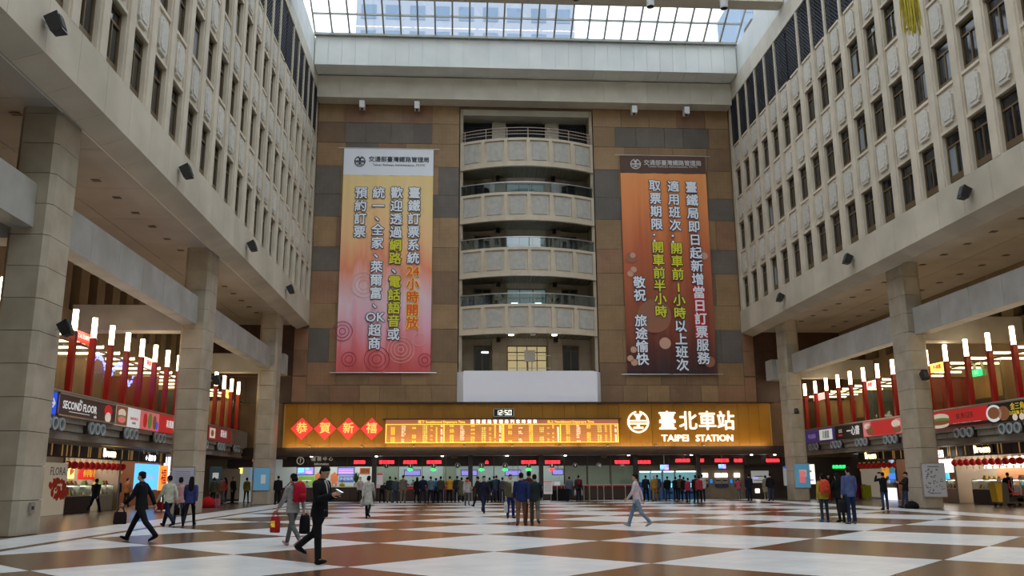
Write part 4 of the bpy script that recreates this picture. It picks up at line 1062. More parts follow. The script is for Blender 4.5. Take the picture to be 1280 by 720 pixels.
# monitors
scr = mat('screen_violet', (.35, .30, .85), emit=.75); scr_p = mat('screen_pink_row', (.95, .35, .60), emit=.9); scr_b = mat('screen_blue_row', (.10, .25, .9), emit=.9); scr_c = mat('screen_cyan', (.15, .75, 1), emit=1.1)
def monitor(p0, p1, q0, q1, label, Y=65.2, style=0, hang=True):
    (a, z1), (b_, z0) = wp(p0, q0, Y), wp(p1, q1, Y); W, H = b_-a, z1-z0
    t = thing('monitor', label, 'monitor', ((a+b_)/2, Y, z0), group='screens in the ticket hall')
    MB().box(-W/2, W/2, 0, .09, 0, H).build('case', black, t); sc0 = MB().box(-W/2+.05, W/2-.05, -.01, 0, .05, H-.05).build('screen', scr, t)
    if style == 0:
        for r in range(5):
            MB().box(-W/2+.08, W/2-.08, -.016, -.01, .1+(H-.2)*r/5, .1+(H-.2)*(r+.5)/5).build('text_row', scr_p if r % 2 else scr_b, sc0)
    else:
        for (u, v, ww, hh_, m) in ((-.25, .6, .3, .5, scr_c), (.2, .35, .35, .3, scr_p), (.1, .75, .2, .2, scr_c), (-.1, .2, .5, .2, scr_b)): MB().box(u*W-ww*W/2, u*W+ww*W/2, -.016, -.01, max(.06, v*H-hh_*H/2), min(H-.06, v*H+hh_*H/2)).build('picture', m, sc0)
    if hang: MB().box(-.03, .03, .03, .08, H, 3.2-z0).build('hanger', steel, t)
monitor(371, 392.5, 583.5, 594, 'bright picture screen over the information counter', style=1)
monitor(422, 443, 584, 594, 'timetable screen at the right of the information counter')
monitor(505, 526, 587, 595, 'timetable screen under window plate 2')
monitor(576, 597, 587, 595, 'timetable screen behind the pillar by plate 4')
monitor(631, 651.5, 587, 595, 'timetable screen under window plate 6')
monitor(690, 704.5, 586, 594, 'timetable screen under window plate 8')
monitor(824, 837, 580, 588.5, 'small violet screen over the blue ticket machines', Y=64.2, style=2)
monitor(897, 908.5, 579.5, 586.5, 'small violet screen over the beige ticket machines', Y=64.2, style=2)
# posters and decorations of the information centre
def poster(p0, p1, q0, q1, Y, m, label, deco=(), nm='poster', cat='poster'):
    (a, z1), (b_, z0) = wp(p0, q0, Y), wp(p1, q1, Y); W, H = b_-a, z1-z0
    t = thing(nm, label, cat, ((a+b_)/2, Y, z0)); pn_ = MB().box(-W/2, W/2, -.03, 0, 0, H).build('panel', m, t)
    for d in deco:
        if d[0] == 't': text('lettering', d[3], d[4], (d[1]*W/2, -.035, d[2]*H), FRONT, d[5], pn_, .003, d[6] if len(d) > 6 else 0)
        elif d[0] == 'b': MB().box(d[1]*W/2-d[3]*W/2, d[1]*W/2+d[3]*W/2, -.038, -.03, (d[2]-d[4]/2)*H, (d[2]+d[4]/2)*H).build('printed_patch', d[5], pn_)
        else:
            n = 16; MB().prism([(d[1]*W/2+d[3]*W*math.cos(2*PI*i/n), d[2]*H+d[4]*H*math.sin(2*PI*i/n)) for i in range(n)], 'y', -.04, -.03).build('printed_shape', d[5], pn_)
    return t
lime = P('poster_lime', (.25, .5, .06), .2); org = P('poster_orange', (.75, .22, .08), .15); sky_b = P('poster_sky', (.15, .42, .75), .3); pale = P('poster_pale', (.65, .66, .62), .1)
poster(374, 393, 595.5, 606, YW-.01, lime, 'lime green poster behind the information counter', [('b', 0, .5, .6, .12, ink_w)])
poster(424, 442, 595.5, 602, YW-.01, P('poster_blue', (.02, .10, .45), .3), 'blue poster behind the information counter, under the timetable screen', [('t', 0, .5, '旅遊服務', .26, ink_w)])
for px, l in ((398.5, 'left'), (418, 'right')):
    x, z = wp(px, 597, YW); x, z = x, z; t = thing('paper_decoration', 'orange red new year paper cut-out on the white booth wall, %s' % l, 'decoration', (x, YW-.01, z))
    MB().prism([(.33*math.cos(2*PI*i/12)*(1 if i % 2 else .8), .42*math.sin(2*PI*i/12)*(1 if i % 2 else .8)) for i in range(12)], 'y', -.03, 0).build('body', org, t)
    for q in (-.14, .14): MB().box(q-.07, q+.07, -.03, 0, -.62, -.35).build('tassel', org, t)
t = poster(450, 462.5, 585, 593, YC-.1, org, 'orange hanging notice beside the information counter', [('t', 0, .5, '諮詢', .3, ink_b)], 'hanging_notice', 'sign')
poster(470, 479, 591, 610, YC-.1, P('poster_pinkish', (.62, .45, .48), .1), 'pink and white notice on a stand at window 1', [('b', 0, .55, .7, .6, pale), ('b', 0, .9, .7, .1, ink_r)])
x, z = wp(445, 600, YC+.2); t = thing('counter_plant', 'green leafy plant on the right end of the information counter', 'plant', (x, YC+.2, 1.06)); MB().cyl((0, 0, 0), .14, .25, n=10, r2=.18).build('pot', white_g, t)
mb = MB(); rnd = random.Random(2)
for i in range(60):
    a = rnd.uniform(0, 2*PI); l_ = rnd.uniform(.4, .9); r = rnd.uniform(.1, .35); c = Vector((0, 0, .2)); e = Vector((r*math.cos(a), r*math.sin(a), .2+l_)); sd = Vector((-math.sin(a), math.cos(a), 0))*.05; mi_ = (c+e)/2
    n0 = len(mb.v); mb.v += [tuple(c), tuple(mi_+sd), tuple(e), tuple(mi_-sd)]; mb.f.append((n0, n0+1, n0+2, n0+3))
mb.build('foliage', MATS['plant_green'], t)
# header lettering of the information centre and the ticket machines
t = thing('information_sign', 'circled question mark and cream lettering on the dark header at the left', 'sign', (0, 0, 0)); let_c = mat('dim_cream_letters', (.55, .48, .38), .5, emit=.25)
x, z = wp(375.5, 576, YH-.02); mb = MB()
for i in range(24):
    a, b_ = 2*PI*i/24, 2*PI*(i+1)/24; mb.prism([(x+rr*math.cos(q), z+rr*math.sin(q)) for rr, q in ((.27, a), (.27, b_), (.22, b_), (.22, a))], 'y', YH-.04, YH-.01)
mb.build('ring', let_c, t); text('lettering', '?', .38, (x, YH-.03, z), FRONT, let_c, t, .005, .008)
x, z = wp(402, 574, YH-.02); text('lettering', '·服 務 中 心', .32, (x, YH-.03, z), FRONT, let_c, t, .005, .003)
x, z = wp(402, 580, YH-.02); text('lettering', 'Information', .22, (x, YH-.03, z), FRONT, let_c, t, .005, .004)
x, z = wp(906.5, 571, YH-.02); text('lettering', 'TICKETS  Vending Machine', .20, (x, YH-.03, z), FRONT, mat('faint_letters', (.18, .14, .10), .5), None, .004, .004).name = 'machine_lettering'
tag(bpy.data.objects['machine_lettering'], 'faint lettering above the beige ticket machines', 'sign')
# blue ticket machines, 800-870
blue_m = mat('machine_blue', (.02, .14, .38), .4); cy_m = mat('machine_top_cyan', (.20, .45, .52), .5, emit=.25)
lw = struct('wall_machines', MB().box(wp(797, 600, YC+.2)[0], wp(932, 600, YC+.2)[0], YC+.25, YC+.5, 0, 2.46), mat('machine_wall_tan', (.27, .20, .13), .4, ncol=(.20, .15, .10), nscale=2), 'tan stone wall holding the ticket machines')
for i, px in enumerate((806, 820.5, 836, 851.5, 864.5)):
    x, _ = wp(px, 600, YC); t = thing('ticket_machine', 'blue ticket machine with a pale cyan top, number %d from the left' % (i+1), 'machine', (x, YC-.02, 0), group='blue ticket machines')
    MB().box(-.38, .38, -.1, .25, .05, 1.25).build('body', blue_m, t); MB().box(-.38, .38, -.05, .25, 1.25, 2.0).build('top_panel', cy_m, t); MB().box(-.25, .25, -.13, -.09, .85, 1.15).build('screen', scr_c, t); MB().box(-.2, .2, -.13, -.09, .4, .55).build('tray', black, t); MB().box(-.38, .38, -.07, -.05, 1.96, 2.02).build('light_edge', glow_w, t)
for i, px in enumerate((882, 898, 906.5, 922)):
    x, _ = wp(px, 600, YC+.1); t = thing('ticket_machine', 'beige wall ticket machine with a bright top screen, number %d from the left' % (i+1), 'machine', (x, YC+.19, 0), group='beige ticket machines')
    MB().box(-.2, .2, -.05, .05, 1.56, 1.85).build('screen', glow_w, t); MB().box(-.22, .22, -.03, .05, 1.1, 1.5).build('panel', mat('machine_beige', (.35, .33, .25), .4), t); MB().box(-.17, .17, -.06, -.03, 1.28, 1.36).build('slot', black, t); MB().box(-.22, .22, -.09, .05, .86, 1.08).build('tray', mat('tray_blue', (.02, .04, .12), .4), t)
for px in (889, 914): poster(px-1.6, px+1.6, 599, 604, YC+.2, P('blue_plate', (.02, .2, .6), .5), 'small blue plate between the beige machines, at %s' % ('left' if px < 900 else 'right'), (), 'blue_plate', 'sign')
# dark wall and the notice board right of them
MB().box(wp(932, 600, YC)[0], wp(982, 600, YC)[0]+8, YC, YC+.2, 0, 3.2).build('dark_panel', wood_d, lw)
poster(938.5, 961.5, 588.5, 603.5, YC-.05, P('board_white', (.6, .62, .62), .12), 'white notice board with a map on the dark wall', [('b', -.1, .55, .5, .06, ink_b), ('b', .5, .7, .3, .3, pale), ('b', -.5, .4, .3, .1, scr), ('b', 0, .2, .7, .03, ink_b)], 'notice_board', 'board')
poster(944, 949.5, 611, 616, YC-.05, glow_w, 'small square white light low on the dark wall', (), 'lit_square', 'lamp')
poster(684-4.5, 684+6.5, 601, 617.5, 59.5, P('sign_paper', (.62, .60, .6), .08), 'white notice on a stand beside the black suitcases, left of two', [('b', 0, .93, 1, .08, ink_r)]+[('b', 0, .8-.1*i, .8, .02, ink_b) for i in range(7)], 'notice_stand', 'sign')
poster(692.5, 700, 602, 607, 59.6, P('sign_paper', (.62, .60, .6), .08), 'small white notice on a pole, right of the larger one', [('b', 0, .5, .7, .1, scr)], 'notice_stand', 'sign')
for px, h in ((688.5, 1.0), (696.5, 1.4)):
    x, _ = wp(px, 620, 59.7); t = tag(MB().cyl((0, 0, 0), .2, .03, n=16).cyl((0, 0, 0), .025, h, n=8).build('notice_pole', steel, loc=(x, 59.56 if px < 690 else 59.66, 0)), 'steel pole with round foot carrying the %s notice' % ('larger' if px < 690 else 'smaller'), 'stand')
# queue barrier: posts with red belts
belt = mat('belt_red', (.6, .01, .02), .5, emit=.05)
prev = None; proto = None; BP = [505, 520, 537, 554, 571, 590, 607, 628, 648, 666, 678, 730, 737, 747, 755, 766, 782]
for i, px in enumerate(BP):
    y = 62.4 if i % 2 == 0 else 62.0
    x, _ = wp(px, 620, y)
    if proto is None:
        proto = t = thing('barrier_post', 'steel queue barrier post before the ticket counter', 'barrier', (x, y, 0), group='queue barrier posts'); MB().cyl((0, 0, 0), .17, .03, n=16).build('foot', steel, t); MB().cyl((0, 0, .03), .03, .9, n=10).build('pole', steel, t); MB().cyl((0, 0, .93), .045, .07, n=10).build('cap', steel, t)
    else: dup(proto, (x, y, 0))
    if prev and px < 680:
        a = Vector((prev[0], prev[1], .86)); b2 = Vector((x, y, .86)); mb = MB(); n0 = 0
        nrm = (b2-a).cross(Vector((0, 0, 1))).normalized()*.006
        for zz in (0, .1):
            for q in (a-nrm, a+nrm, b2+nrm, b2-nrm): mb.v.append((q.x, q.y, q.z+zz))
        mb.f = [(0, 1, 2, 3), (4, 7, 6, 5), (0, 4, 5, 1), (1, 5, 6, 2), (2, 6, 7, 3), (3, 7, 4, 0)]
        tag(mb.build('barrier_belt', belt), 'red belt stretched between the queue posts', 'belt', 'red queue belts')
    prev = (x, y)
# ceiling spots of the hall
for i, px in enumerate((390, 471, 553, 633.5, 706, 785, 863, 938, 967)):
    x, z = wp(px, 570, 63.45); t = thing('hall_downlight', 'small bright downlight at the front edge of the ticket hall ceiling', 'lamp', (x, 63.2, 3.12), group='ticket hall downlights'); MB().cyl((0, 0, 0), .09, .08, n=12).build('lens', mat('spot_white', (1, .97, .9), emit=9), t); MB().cyl((0, 0, .05), .12, .1, n=12).build('rim', black, t)
for x, wd in ((-8.5, 7.5), (-1, 8), (6, 6), (12, 5), (17.5, 6)):
    area_light('hall_light', (x, 66, 3.15), wd, 1.2, 60 if x < 8 else 30, (.95, 1, .95))

# ---------------------------------------------------------------- left end of the ticket hall
XL0 = -16.9
lt = struct('wall_left_end', MB().box(-18.8, -16.6, 64.2, 64.5, 0, 3.3), mat('end_panel_tan', (.28, .23, .16), .5), 'tan panel wall at the left end behind the arcade')
poster(313.5, 322, 587, 600, YW, sky_b, 'blue poster in the lit booth at the far left', [('b', 0, .3, .5, .3, ink_w)])
poster(299, 303, 585, 592, 64.2, P('lamp_yellow', (1, .7, .1), 1.5), 'small yellow lit sign at the left booth', (), 'lit_sign', 'sign')
poster(316, 323, 568, 577, 64.29, P('lamp_orange', (.9, .25, .03), .5), 'round orange lit logo above the left booth', [('o', 0, .5, .3, .3, ink_y)], 'lit_sign', 'sign')

# ---------------------------------------------------------------- ground floor shops of both arcades
head_m = mat('shop_header_dark', (.03, .018, .012), .4); gold_s = mat('gold_strip', (.75, .45, .16), .3, .8, emit=.12)
lant = mat('lantern_red', (.42, .010, .008), .5, emit=.08); warm_w = mat('shop_warm_wall', (.6, .42, .22), .6, ncol=(.5, .3, .14), nscale=1)
SH = {'left': 4.0, 'right': 3.8}
lab_side = {'left': 'left', 'right': 'right'}
for side, S in SIDES.items():
    s, xo = S['s'], S['xo']; D = 4.2
    sw = struct('wall_shops_'+side, MB().box(*sorted((xo+s*D, xo+s*(D+.2))), Y0, YB, 0, 3.4), warm_w, 'warm back wall of the %s ground floor shops' % side)
    MB().box(*sorted((xo-s*.3, xo+s*D)), Y0, YB, 3.2, 3.36).build('shop_ceiling', mat('shop_ceiling', (.5, .45, .38), .7), sw)
    MB().box(*sorted((xo-s*3.3, xo-s*.3)), Y0, YB, 3.3, 3.36).build('walk_ceiling', MATS['shop_ceiling'], sw)
    hp = thing('shop_header', 'dark shop header with slim gold strips along the %s arcade' % side, 'header', (0, 0, 0)); hp['kind'] = 'structure'
    y = YB-2 if s > 0 else YB-7; k = 0; rnd = random.Random(21+s); first = True
    ylim = 12
    while y > ylim:
        MB().box(*sorted((xo-s*.25, xo-s*.05)), y-2.2, y-.02, 2.62, 3.3).build('header_panel', head_m, hp)
        for q in rnd.sample([.25, .42, .6, .8, 1.1, 1.3, 1.5, 1.75, 1.95], 3):
            MB().box(*sorted((xo-s*.29, xo-s*.25)), y-2.2+q-.03, y-2.2+q+.03, 2.68, 3.24).build('gold_strip', gold_s, hp)
        y -= 2.22; k += 1
    # party walls and pillars
    for i in range(8):
        y = YB-7-7.0*i
        if y < 12: break
        tag(MB().box(*sorted((xo-s*.1, xo+s*D)), y-.12, y+.12, 0, 3.3).build('shop_partition', mat('shop_partition_%d' % (i % 3), ((.10, .04, .02), (.4, .35, .28), (.05, .05, .06))[i % 3], .5)), None, None, None, 'structure')
    # a kiosk with a glazed counter, goods, lanterns
    def kiosk(yc, L, label, body, idx, s=s, xo=xo):
        t = thing('food_counter', label, 'counter', (xo+s*.35, yc, 0))
        MB().box(-.35, .35, -L/2, L/2, 0, .78).build('base', body, t)
        MB().box(-.33, .33, -L/2, L/2, .78, .84).build('shelf', white_g, t); MB().box(-.3, .35, -L/2, L/2, 1.3, 1.35).build('top', steel, t)
        MB().box(*sorted((-s*.33, -s*.345)), -L/2, L/2, .84, 1.3).build('glass_pane', glass_c, t)
        MB().box(-.05, .05, -L/2+.1, L/2-.1, 1.26, 1.3).build('lamp_tube', mat('counter_lamp', (1, .85, .6), emit=4), t)
        for q in (-L/2, 0, L/2-.05): MB().box(-.34, .34, q, q+.05, .84, 1.3).build('upright', steel, t)
        rn = random.Random(idx)
        goods = [mat('goods_%d' % i, c, .5) for i, c in enumerate(((.6, .35, .1), (.65, .6, .5), (.5, .05, .03), (.6, .5, .1), (.2, .35, .08)))]
        n_ = int(L/.42)
        for j in range(n_):
            y_ = yc-L/2+.2+j*.42
            for lay in ((0, .84), (1, 1.35)):
                if rn.random() < .25 and lay[0]: continue
                m_ = rn.choice(goods); g_ = MB()
                if rn.random() < .5: g_.cyl((0, 0, 0), .13, .14, n=10, r2=.09)
                else: g_.box(-.12, .12, -.14, .14, 0, .1).box(-.08, .08, -.1, .1, .1, .2)
                tag(g_.build('food_tray', m_, loc=(xo+s*.3, y_, lay[1])), 'small tray of food on the %s counter' % label.split(' counter')[0][-28:].strip(), 'food', 'food trays on %s' % label[:40])
    def lantern_row(y0, y1, n_, label, s=s, xo=xo):
        f0 = None
        for j in range(n_):
            y_ = y0+(y1-y0)*j/max(1, n_-1)
            if f0 is None:
                f0 = t = thing('paper_lantern', label, 'lantern', (xo-s*.1, y_, 2.28), group=label[:60]); MB().ball((0, 0, 0), (.2, .2, .19), 12, 8).build('shade', lant, t, True); MB().cyl((0, 0, .2), .08, .05, n=8).build('cap', gold_s, t); MB().cyl((0, 0, -.36), .03, .14, n=6, r2=.05).build('tassel', gold_s, t); MB().cyl((0, 0, .24), .008, .12, n=4).build('cord', black, t)
            else: dup(f0, (xo-s*.1, y_, 2.28))
    def lit_sign(yc, z, L, H, m, body, fg, label, d=-.35, size=None, gap=0, s=s, xo=xo):
        yc = min(yc, 62.5)
        t = thing('lit_sign', label, 'sign', (xo+s*d, yc, z)); MB().box(*sorted((0, s*.08)), -L/2, L/2, -H/2, H/2).build('sign_box', m, t)
        for q in (-L*.4, L*.4):
            if z-H/2 < .95: MB().box(*sorted((0, s*.06)), q-.03, q+.03, -z, -H/2).build('leg', steel, t)
            elif z+H/2 < 3.2: MB().box(*sorted((s*.02, s*.05)), q-.012, q+.012, H/2, 3.32-z).build('hanger', steel, t)
        if body: text('lettering', body, size or H*.6, (-s*.015, 0, 0), FACE_R if s < 0 else FACE_L, fg, t, .004, .014)
        return t
    S['kiosk'] = kiosk; S['lanterns'] = lantern_row; S['sign'] = lit_sign
    for i in range(7):
        y = YB-10.5-7.0*i
        if y < 12: break
        area_light('shop_light', (xo+s*1.8, y, 3.1), 2.5, 5.5, 150, (1, .72, .42) if i % 2 == 0 else (1, .86, .68))
        t = thing('ceiling_fitting', 'long white tube lamp on the ceiling of a %s arcade shop' % side, 'lamp', (xo+s*1.2, y, 3.08), group='tube lamps in the %s shops' % side); MB().box(-.08, .08, -1.6, 1.6, 0, .06).build('tube', glow_w, t); MB().box(-.12, .12, -1.7, 1.7, .06, .1).build('housing', white_g, t)
    # gallery warm fill from its own lamps
    for i in range(5):
        area_light('gallery_light', ((S['xp']+xo)/2, YB-6-10*i, 6.9), 3, 8, 42, (1, .62, .28))
def gy(side, px, X_=None):      # y on the shop front seen at px
    return sidep(px, 600, (SIDES[side]['xo'] if X_ is None else X_))[0]
L_, R_ = SIDES['left'], SIDES['right']
dk_b = mat('kiosk_dark', (.03, .02, .018), .4)
ya, yb = gy('left', 84), gy('left', 116); L_['kiosk']((ya+yb)/2, yb-ya, 'dark based glazed food counter in the left arcade shop', dk_b, 5)
ya, yb = gy('left', 125), gy('left', 143); L_['kiosk']((ya+yb)/2, yb-ya, 'white and green display counter beside the left food counter', mat('kiosk_white', (.5, .52, .46), .5), 6)
L_['lanterns'](gy('left', 80), gy('left', 149), 11, 'round red paper lantern hanging in the left arcade shop')
def shopbox(side, px, d, z, w_, h_, m, label, body='', fg=None, size=None):
    y = sidep(px, 600, SIDES[side]['xo']+SIDES[side]['s']*d)[0]
    return SIDES[side]['sign'](y, z, w_, h_, m, body, fg, label, d, size)
shopbox('left', 88, .3, 1.95, .7, .6, P('lit_amber', (1, .6, .12), 2.2), 'small amber lit box at the left edge of the food shop', '鮮', ink_r)
shopbox('left', 113, 1.2, 1.9, 3.0, .6, P('lit_redsign', (.6, .02, .02), .5), 'red menu board with pale writing inside the left shop', '伴手禮 名產', ink_y, .38)
shopbox('left', 105, 3.9, 1.8, 6, 1.2, P('shelf_amber', (.7, .42, .18), .5), 'amber lit shelf wall at the back of the left shop')
shopbox('left', 134, -.32, 2.95, 1.9, .42, head_m, 'glowing gold name sign on the left arcade header', 'Breeze', P('name_glow', (1, .8, .35), 3.0), .6)
shopbox('left', 184, -.4, 1.75, 3.9, 1.5, P('lit_blue', (.10, .42, .95), 1.0), 'large lit blue advertising panel in the left arcade', 'Have a nice trip', ink_w, .35)
shopbox('left', 204, -.4, 1.7, 1.5, 1.5, P('lit_orange', (.85, .25, .04), .9), 'narrow orange and red lit poster beside the blue panel', '福', ink_r, 1.0)
shopbox('left', 186, -1.6, 2.75, 2.6, .45, ink_b, 'black hanging sign with white pictograms in the left arcade', '← 出口 ⑦', P('sign_white_lit', (.9, .95, 1), 1.6), .36)
# FLORA poster wall and red flower
y0 = gy('left', 46.5); y1_ = gy('left', 75)
t = thing('poster_wall', 'cream poster wall reading FLORA with a red flower behind the nearest left column', 'poster', (-18.5, (y0+y1_)/2, 0)); Lp = y1_-y0
MB().box(-.12, 0, -Lp/2, Lp/2, 0, 2.35).build('panel', P('cream_poster', (.62, .55, .42), .18), t); MB().box(-.14, .02, Lp/2-.04, Lp/2, 0, 2.38).build('edge', steel, t)
text('lettering', 'FLORA', .52, (.01, .15, 1.95), FACE_R, choc, t, .003); text('lettering', 'florist & gift', .13, (.01, .0, 1.62), FACE_R, choc, t, .003)
mb = MB(); rnd = random.Random(5)
for i in range(70):
    a, r = rnd.uniform(0, 2*PI), rnd.uniform(0, 1)**.5; yy, zz = .35+.95*r*math.cos(a), 1.15+.42*r*math.sin(a)-.1*math.cos(a); q = rnd.uniform(.08, .16)
    mb.prism([(yy+q*math.cos(2*PI*j/6+a), zz+q*math.sin(2*PI*j/6+a)) for j in range(6)], 'x', .005+.0004*i, .012+.0004*i)
mb.build('printed_flower', P('petal_red', (.42, .03, .015), .1), t)
# left: dark glass shop and panel past the second column
poster(263, 276, 583, 612, 63.3, P('glass_teal', (.06, .11, .12), .15), 'dark teal glass shop front near the far left column', [('b', -.0, .6, .5, .25, ink_w)])
poster(277, 298, 586, 624, 63.6, P('panel_beige', (.32, .25, .17), .03), 'plain beige partition at the far end of the left arcade', ())
# right arcade
ya, yb = sorted((gy('right', 1214), gy('right', 1246))); R_['kiosk']((ya+yb)/2, yb-ya, 'dark food counter with two white logos in the right arcade', dk_b, 8)
ya, yb = sorted((gy('right', 1173), gy('right', 1196))); R_['kiosk']((ya+yb)/2, yb-ya, 'pale pink stone counter behind the right column', mat('kiosk_pink', (.5, .36, .27), .4), 9)
ya, yb = sorted((gy('right', 1250), gy('right', 1300))); R_['kiosk']((ya+yb)/2, yb-ya, 'yellow and cream counter behind the cleaning cart', mat('kiosk_cream', (.5, .42, .25), .4), 10)
ya, yb = sorted((gy('right', 1100), gy('right', 1118))); R_['kiosk']((ya+yb)/2, yb-ya, 'bright white glass counter before the right column', P('counter_glow', (.8, .85, 1), .8), 12)
R_['lanterns'](gy('right', 1198), gy('right', 1300), 13, 'round red paper lantern hanging in the nearer right arcade shop')
R_['lanterns'](gy('right', 1078), gy('right', 1122), 8, 'small red lantern in the farther right arcade shop')
shopbox('right', 1232, -.32, 2.95, 2.0, .42, head_m, 'glowing gold name sign on the nearer right header', 'Breeze', MATS['name_glow'], .55)
shopbox('right', 1091, -.32, 2.95, 2.6, .42, head_m, 'glowing gold name sign on the farther right header', 'Breeze', MATS['name_glow'], .6)
wg = P('lit_white', (1, .97, .92), 1.15)
shopbox('right', 1179, .9, 2.15, 2.6, .8, wg, 'white lit sign with a red drop beside the right column', '♠', ink_r, .4)
shopbox('right', 1176, 1.0, 1.45, 1.8, .6, P('lit_blue2', (.05, .35, .95), 1.2), 'blue screen below the white lit sign')
shopbox('right', 1175.5, -.8, 2.8, 1.0, .42, wg, 'small white lit exit board at the right column', '出口', ink_b, .3)
shopbox('right', 1231, 1.6, 2.2, 2.2, .5, wg, 'white lit sign with pink characters, left of two', '便當', ink_r, .4)
shopbox('right', 1250, 1.3, 2.2, 2.6, .5, wg, 'white lit sign with pink characters, right of two', '小吃店', ink_r, .4)
shopbox('right', 1273, .8, 2.25, 1.3, .6, P('lit_cream', (1, .85, .6), 2), 'cream lit box at the right edge of the view', '茶', ink_r, .4)
shopbox('right', 1209, 1.4, 1.4, .9, 1.2, P('lit_green', (.10, .45, .06), .4), 'green banner inside the right shop')
shopbox('right', 1221, 2.6, 1.5, 2.0, 1.2, P('lit_pale', (.6, .55, .5), .6), 'pale menu wall inside the right shop')
shopbox('right', 1242, 2.6, 1.5, 2.4, 1.2, P('lit_palewin', (.6, .7, .8), .9), 'pale windowed board inside the right shop')
shopbox('right', 1265, 1.8, 1.45, 2.6, 1.0, P('lit_wood', (.55, .25, .12), .4), 'reddish wood panel inside the right shop')
poster(1042, 1055, 581.5, 586, 64.58, ink_b, 'green LED sign at the far right passage', [('t', 0, .5, '自動售票', .26, P('green_led', (.02, .9, .15), 1.5), .01)], 'led_sign', 'sign')
poster(1006.5, 1019.5, 580.5, 605, 64.58, P('lit_board', (.9, .92, .75), .85), 'tall white lit map board right of the farthest column', [('b', -.1, .65, .4, .1, pale), ('b', 0, .2, .6, .1, scr)], 'map_board', 'board')
shopbox('right', 1088, .8, 1.1, 3.2, 2.0, P('beige_screen', (.6, .5, .4), .15), 'beige folding screen inside the farther right shop')
shopbox('right', 1112, 1.2, 1.5, 2.2, 1.4, P('panel_orange', (.75, .35, .03), .4), 'orange display wall inside the farther right shop')
shopbox('right', 1121, .6, 1.9, 1.8, 1.0, P('panel_teal', (.05, .28, .38), .4), 'teal panel beside the right column shop')
shopbox('right', 1116, .1, 1.45, 1.0, .6, P('panel_blue', (.06, .2, .7), .8), 'blue screen on the white glass counter')
shopbox('right', 1056, -.9, 3.35, 3.0, .35, ink_b, 'black hanging sign with yellow and white characters', '← 商店', ink_y, .26)
# plan sheets and posters on the columns
def column_sheet(side, yc, z0, z1, w_, m, label, deco, off=0):
    S = SIDES[side]; x = S['xc']+S['s']*(.55+off)
    t = thing('column_poster', label, 'poster', (x, yc-.02, z0)); H = z1-z0
    MB().box(-w_/2, w_/2, -.05, 0, 0, H).build('sheet', m, t); MB().box(-w_/2-.04, w_/2+.04, -.03, .01, -.04, H+.04).build('backing', steel, t)
    for d in deco:
        if d[0] == 'b': MB().box(d[1]*w_/2-d[3]*w_/2, d[1]*w_/2+d[3]*w_/2, -.055, -.05, (d[2]-d[4]/2)*H, (d[2]+d[4]/2)*H).build('printed_patch', d[5], t)
        else: text('lettering', d[3], d[4], (d[1]*w_/2, -.055, d[2]*H), FRONT, d[5], t, .002, .004)
rnd = random.Random(8); shg = P('sheet_ink', (.18, .18, .2), 0)
dec = [('b', rnd.uniform(-.8, .8), rnd.uniform(.08, .85), .07, .03, shg) for i in range(46)]+[('b', 0, .92, .5, .03, shg), ('b', 0, .1, .5, .04, P('sheet_blue', (.25, .3, .5), 0))]
column_sheet('right', 42.1, .55, 2.1, 1.12, P('sheet_white', (.50, .51, .53), .04), 'large white plan sheet with small drawings on the right column', dec, .05)
column_sheet('left', 42.1, .9, 2.1, 1.0, P('sheet_lilac', (.45, .46, .56), .04), 'pale lilac notice sheet on the middle left column', [('b', 0, .85-.07*i, .7, .015, shg) for i in range(10)])
column_sheet('left', 58.6, .9, 2.3, 1.0, P('poster_waterblue', (.12, .35, .55), .15), 'light blue map poster on the farthest left column', [('b', .2, .5, .3, .4, pale)])
column_sheet('right', 58.6, .85, 2.4, 1.0, P('poster_waterblue', (.12, .35, .55), .15), 'light blue map poster with a pink patch on the farthest right column', [('b', 0, .45, .4, .5, pinkp), ('b', .1, .6, .5, .3, pale)])
poster(978.3, 984, 583, 607, 58.45, P('sheet_tall', (.5, .52, .52), .05), 'narrow white notice on the left face of the farthest right column', [('b', 0, .95, 1, .08, blue_s)])
# small steel fitting at the base of the nearest left column
t = thing('socket_box', 'small steel socket box low on the nearest left column', 'socket', (-12.29, 26.4, .75)); MB().box(0, .06, -.12, .12, -.15, .15).build('plate', steel, t); MB().box(.06, .08, -.05, .05, -.05, .05).build('socket', black, t)
# yellow tassel of a hanging lantern, top right
x, z = wp(1141, 45, 26.0)
t = thing('lantern_tassel', 'long yellow tassel hanging into the view at the top right', 'tassel', (x, 26.0, z)); rnd = random.Random(3); mb = MB()
for i in range(70):
    a, r = rnd.uniform(0, 2*PI), rnd.uniform(.02, .30); h0 = rnd.uniform(-.35, .35)
    p0 = Vector((r*.5*math.cos(a), r*.5*math.sin(a), 2.9)); p1 = Vector((r*math.cos(a), r*math.sin(a), 1.2)); p2 = Vector((r*1.05*math.cos(a)+rnd.uniform(-.05, .05), r*math.sin(a), .2+h0*.7))
    mb.loft([p0, p1, p2], [.02, .022, .012], 5)
ys_m = mat('tassel_yellow', (.55, .45, .03), .7, ncol=(.35, .28, .02), nscale=4)
tag(mb.build('strand', ys_m, t), kind='stuff'); MB().ball((0, 0, 3.0), (.2, .2, .25), 12, 6).build('knot', ys_m, t, True); MB().cyl((0, 0, 3.2), .02, 7.0, n=6).build('cord', mat('cord_red', (.4, .02, .02), .7), t)
MB().ball((0, 0, 5.0), (.9, .9, .75), 20, 10).build('lantern_body', lant, t, True)

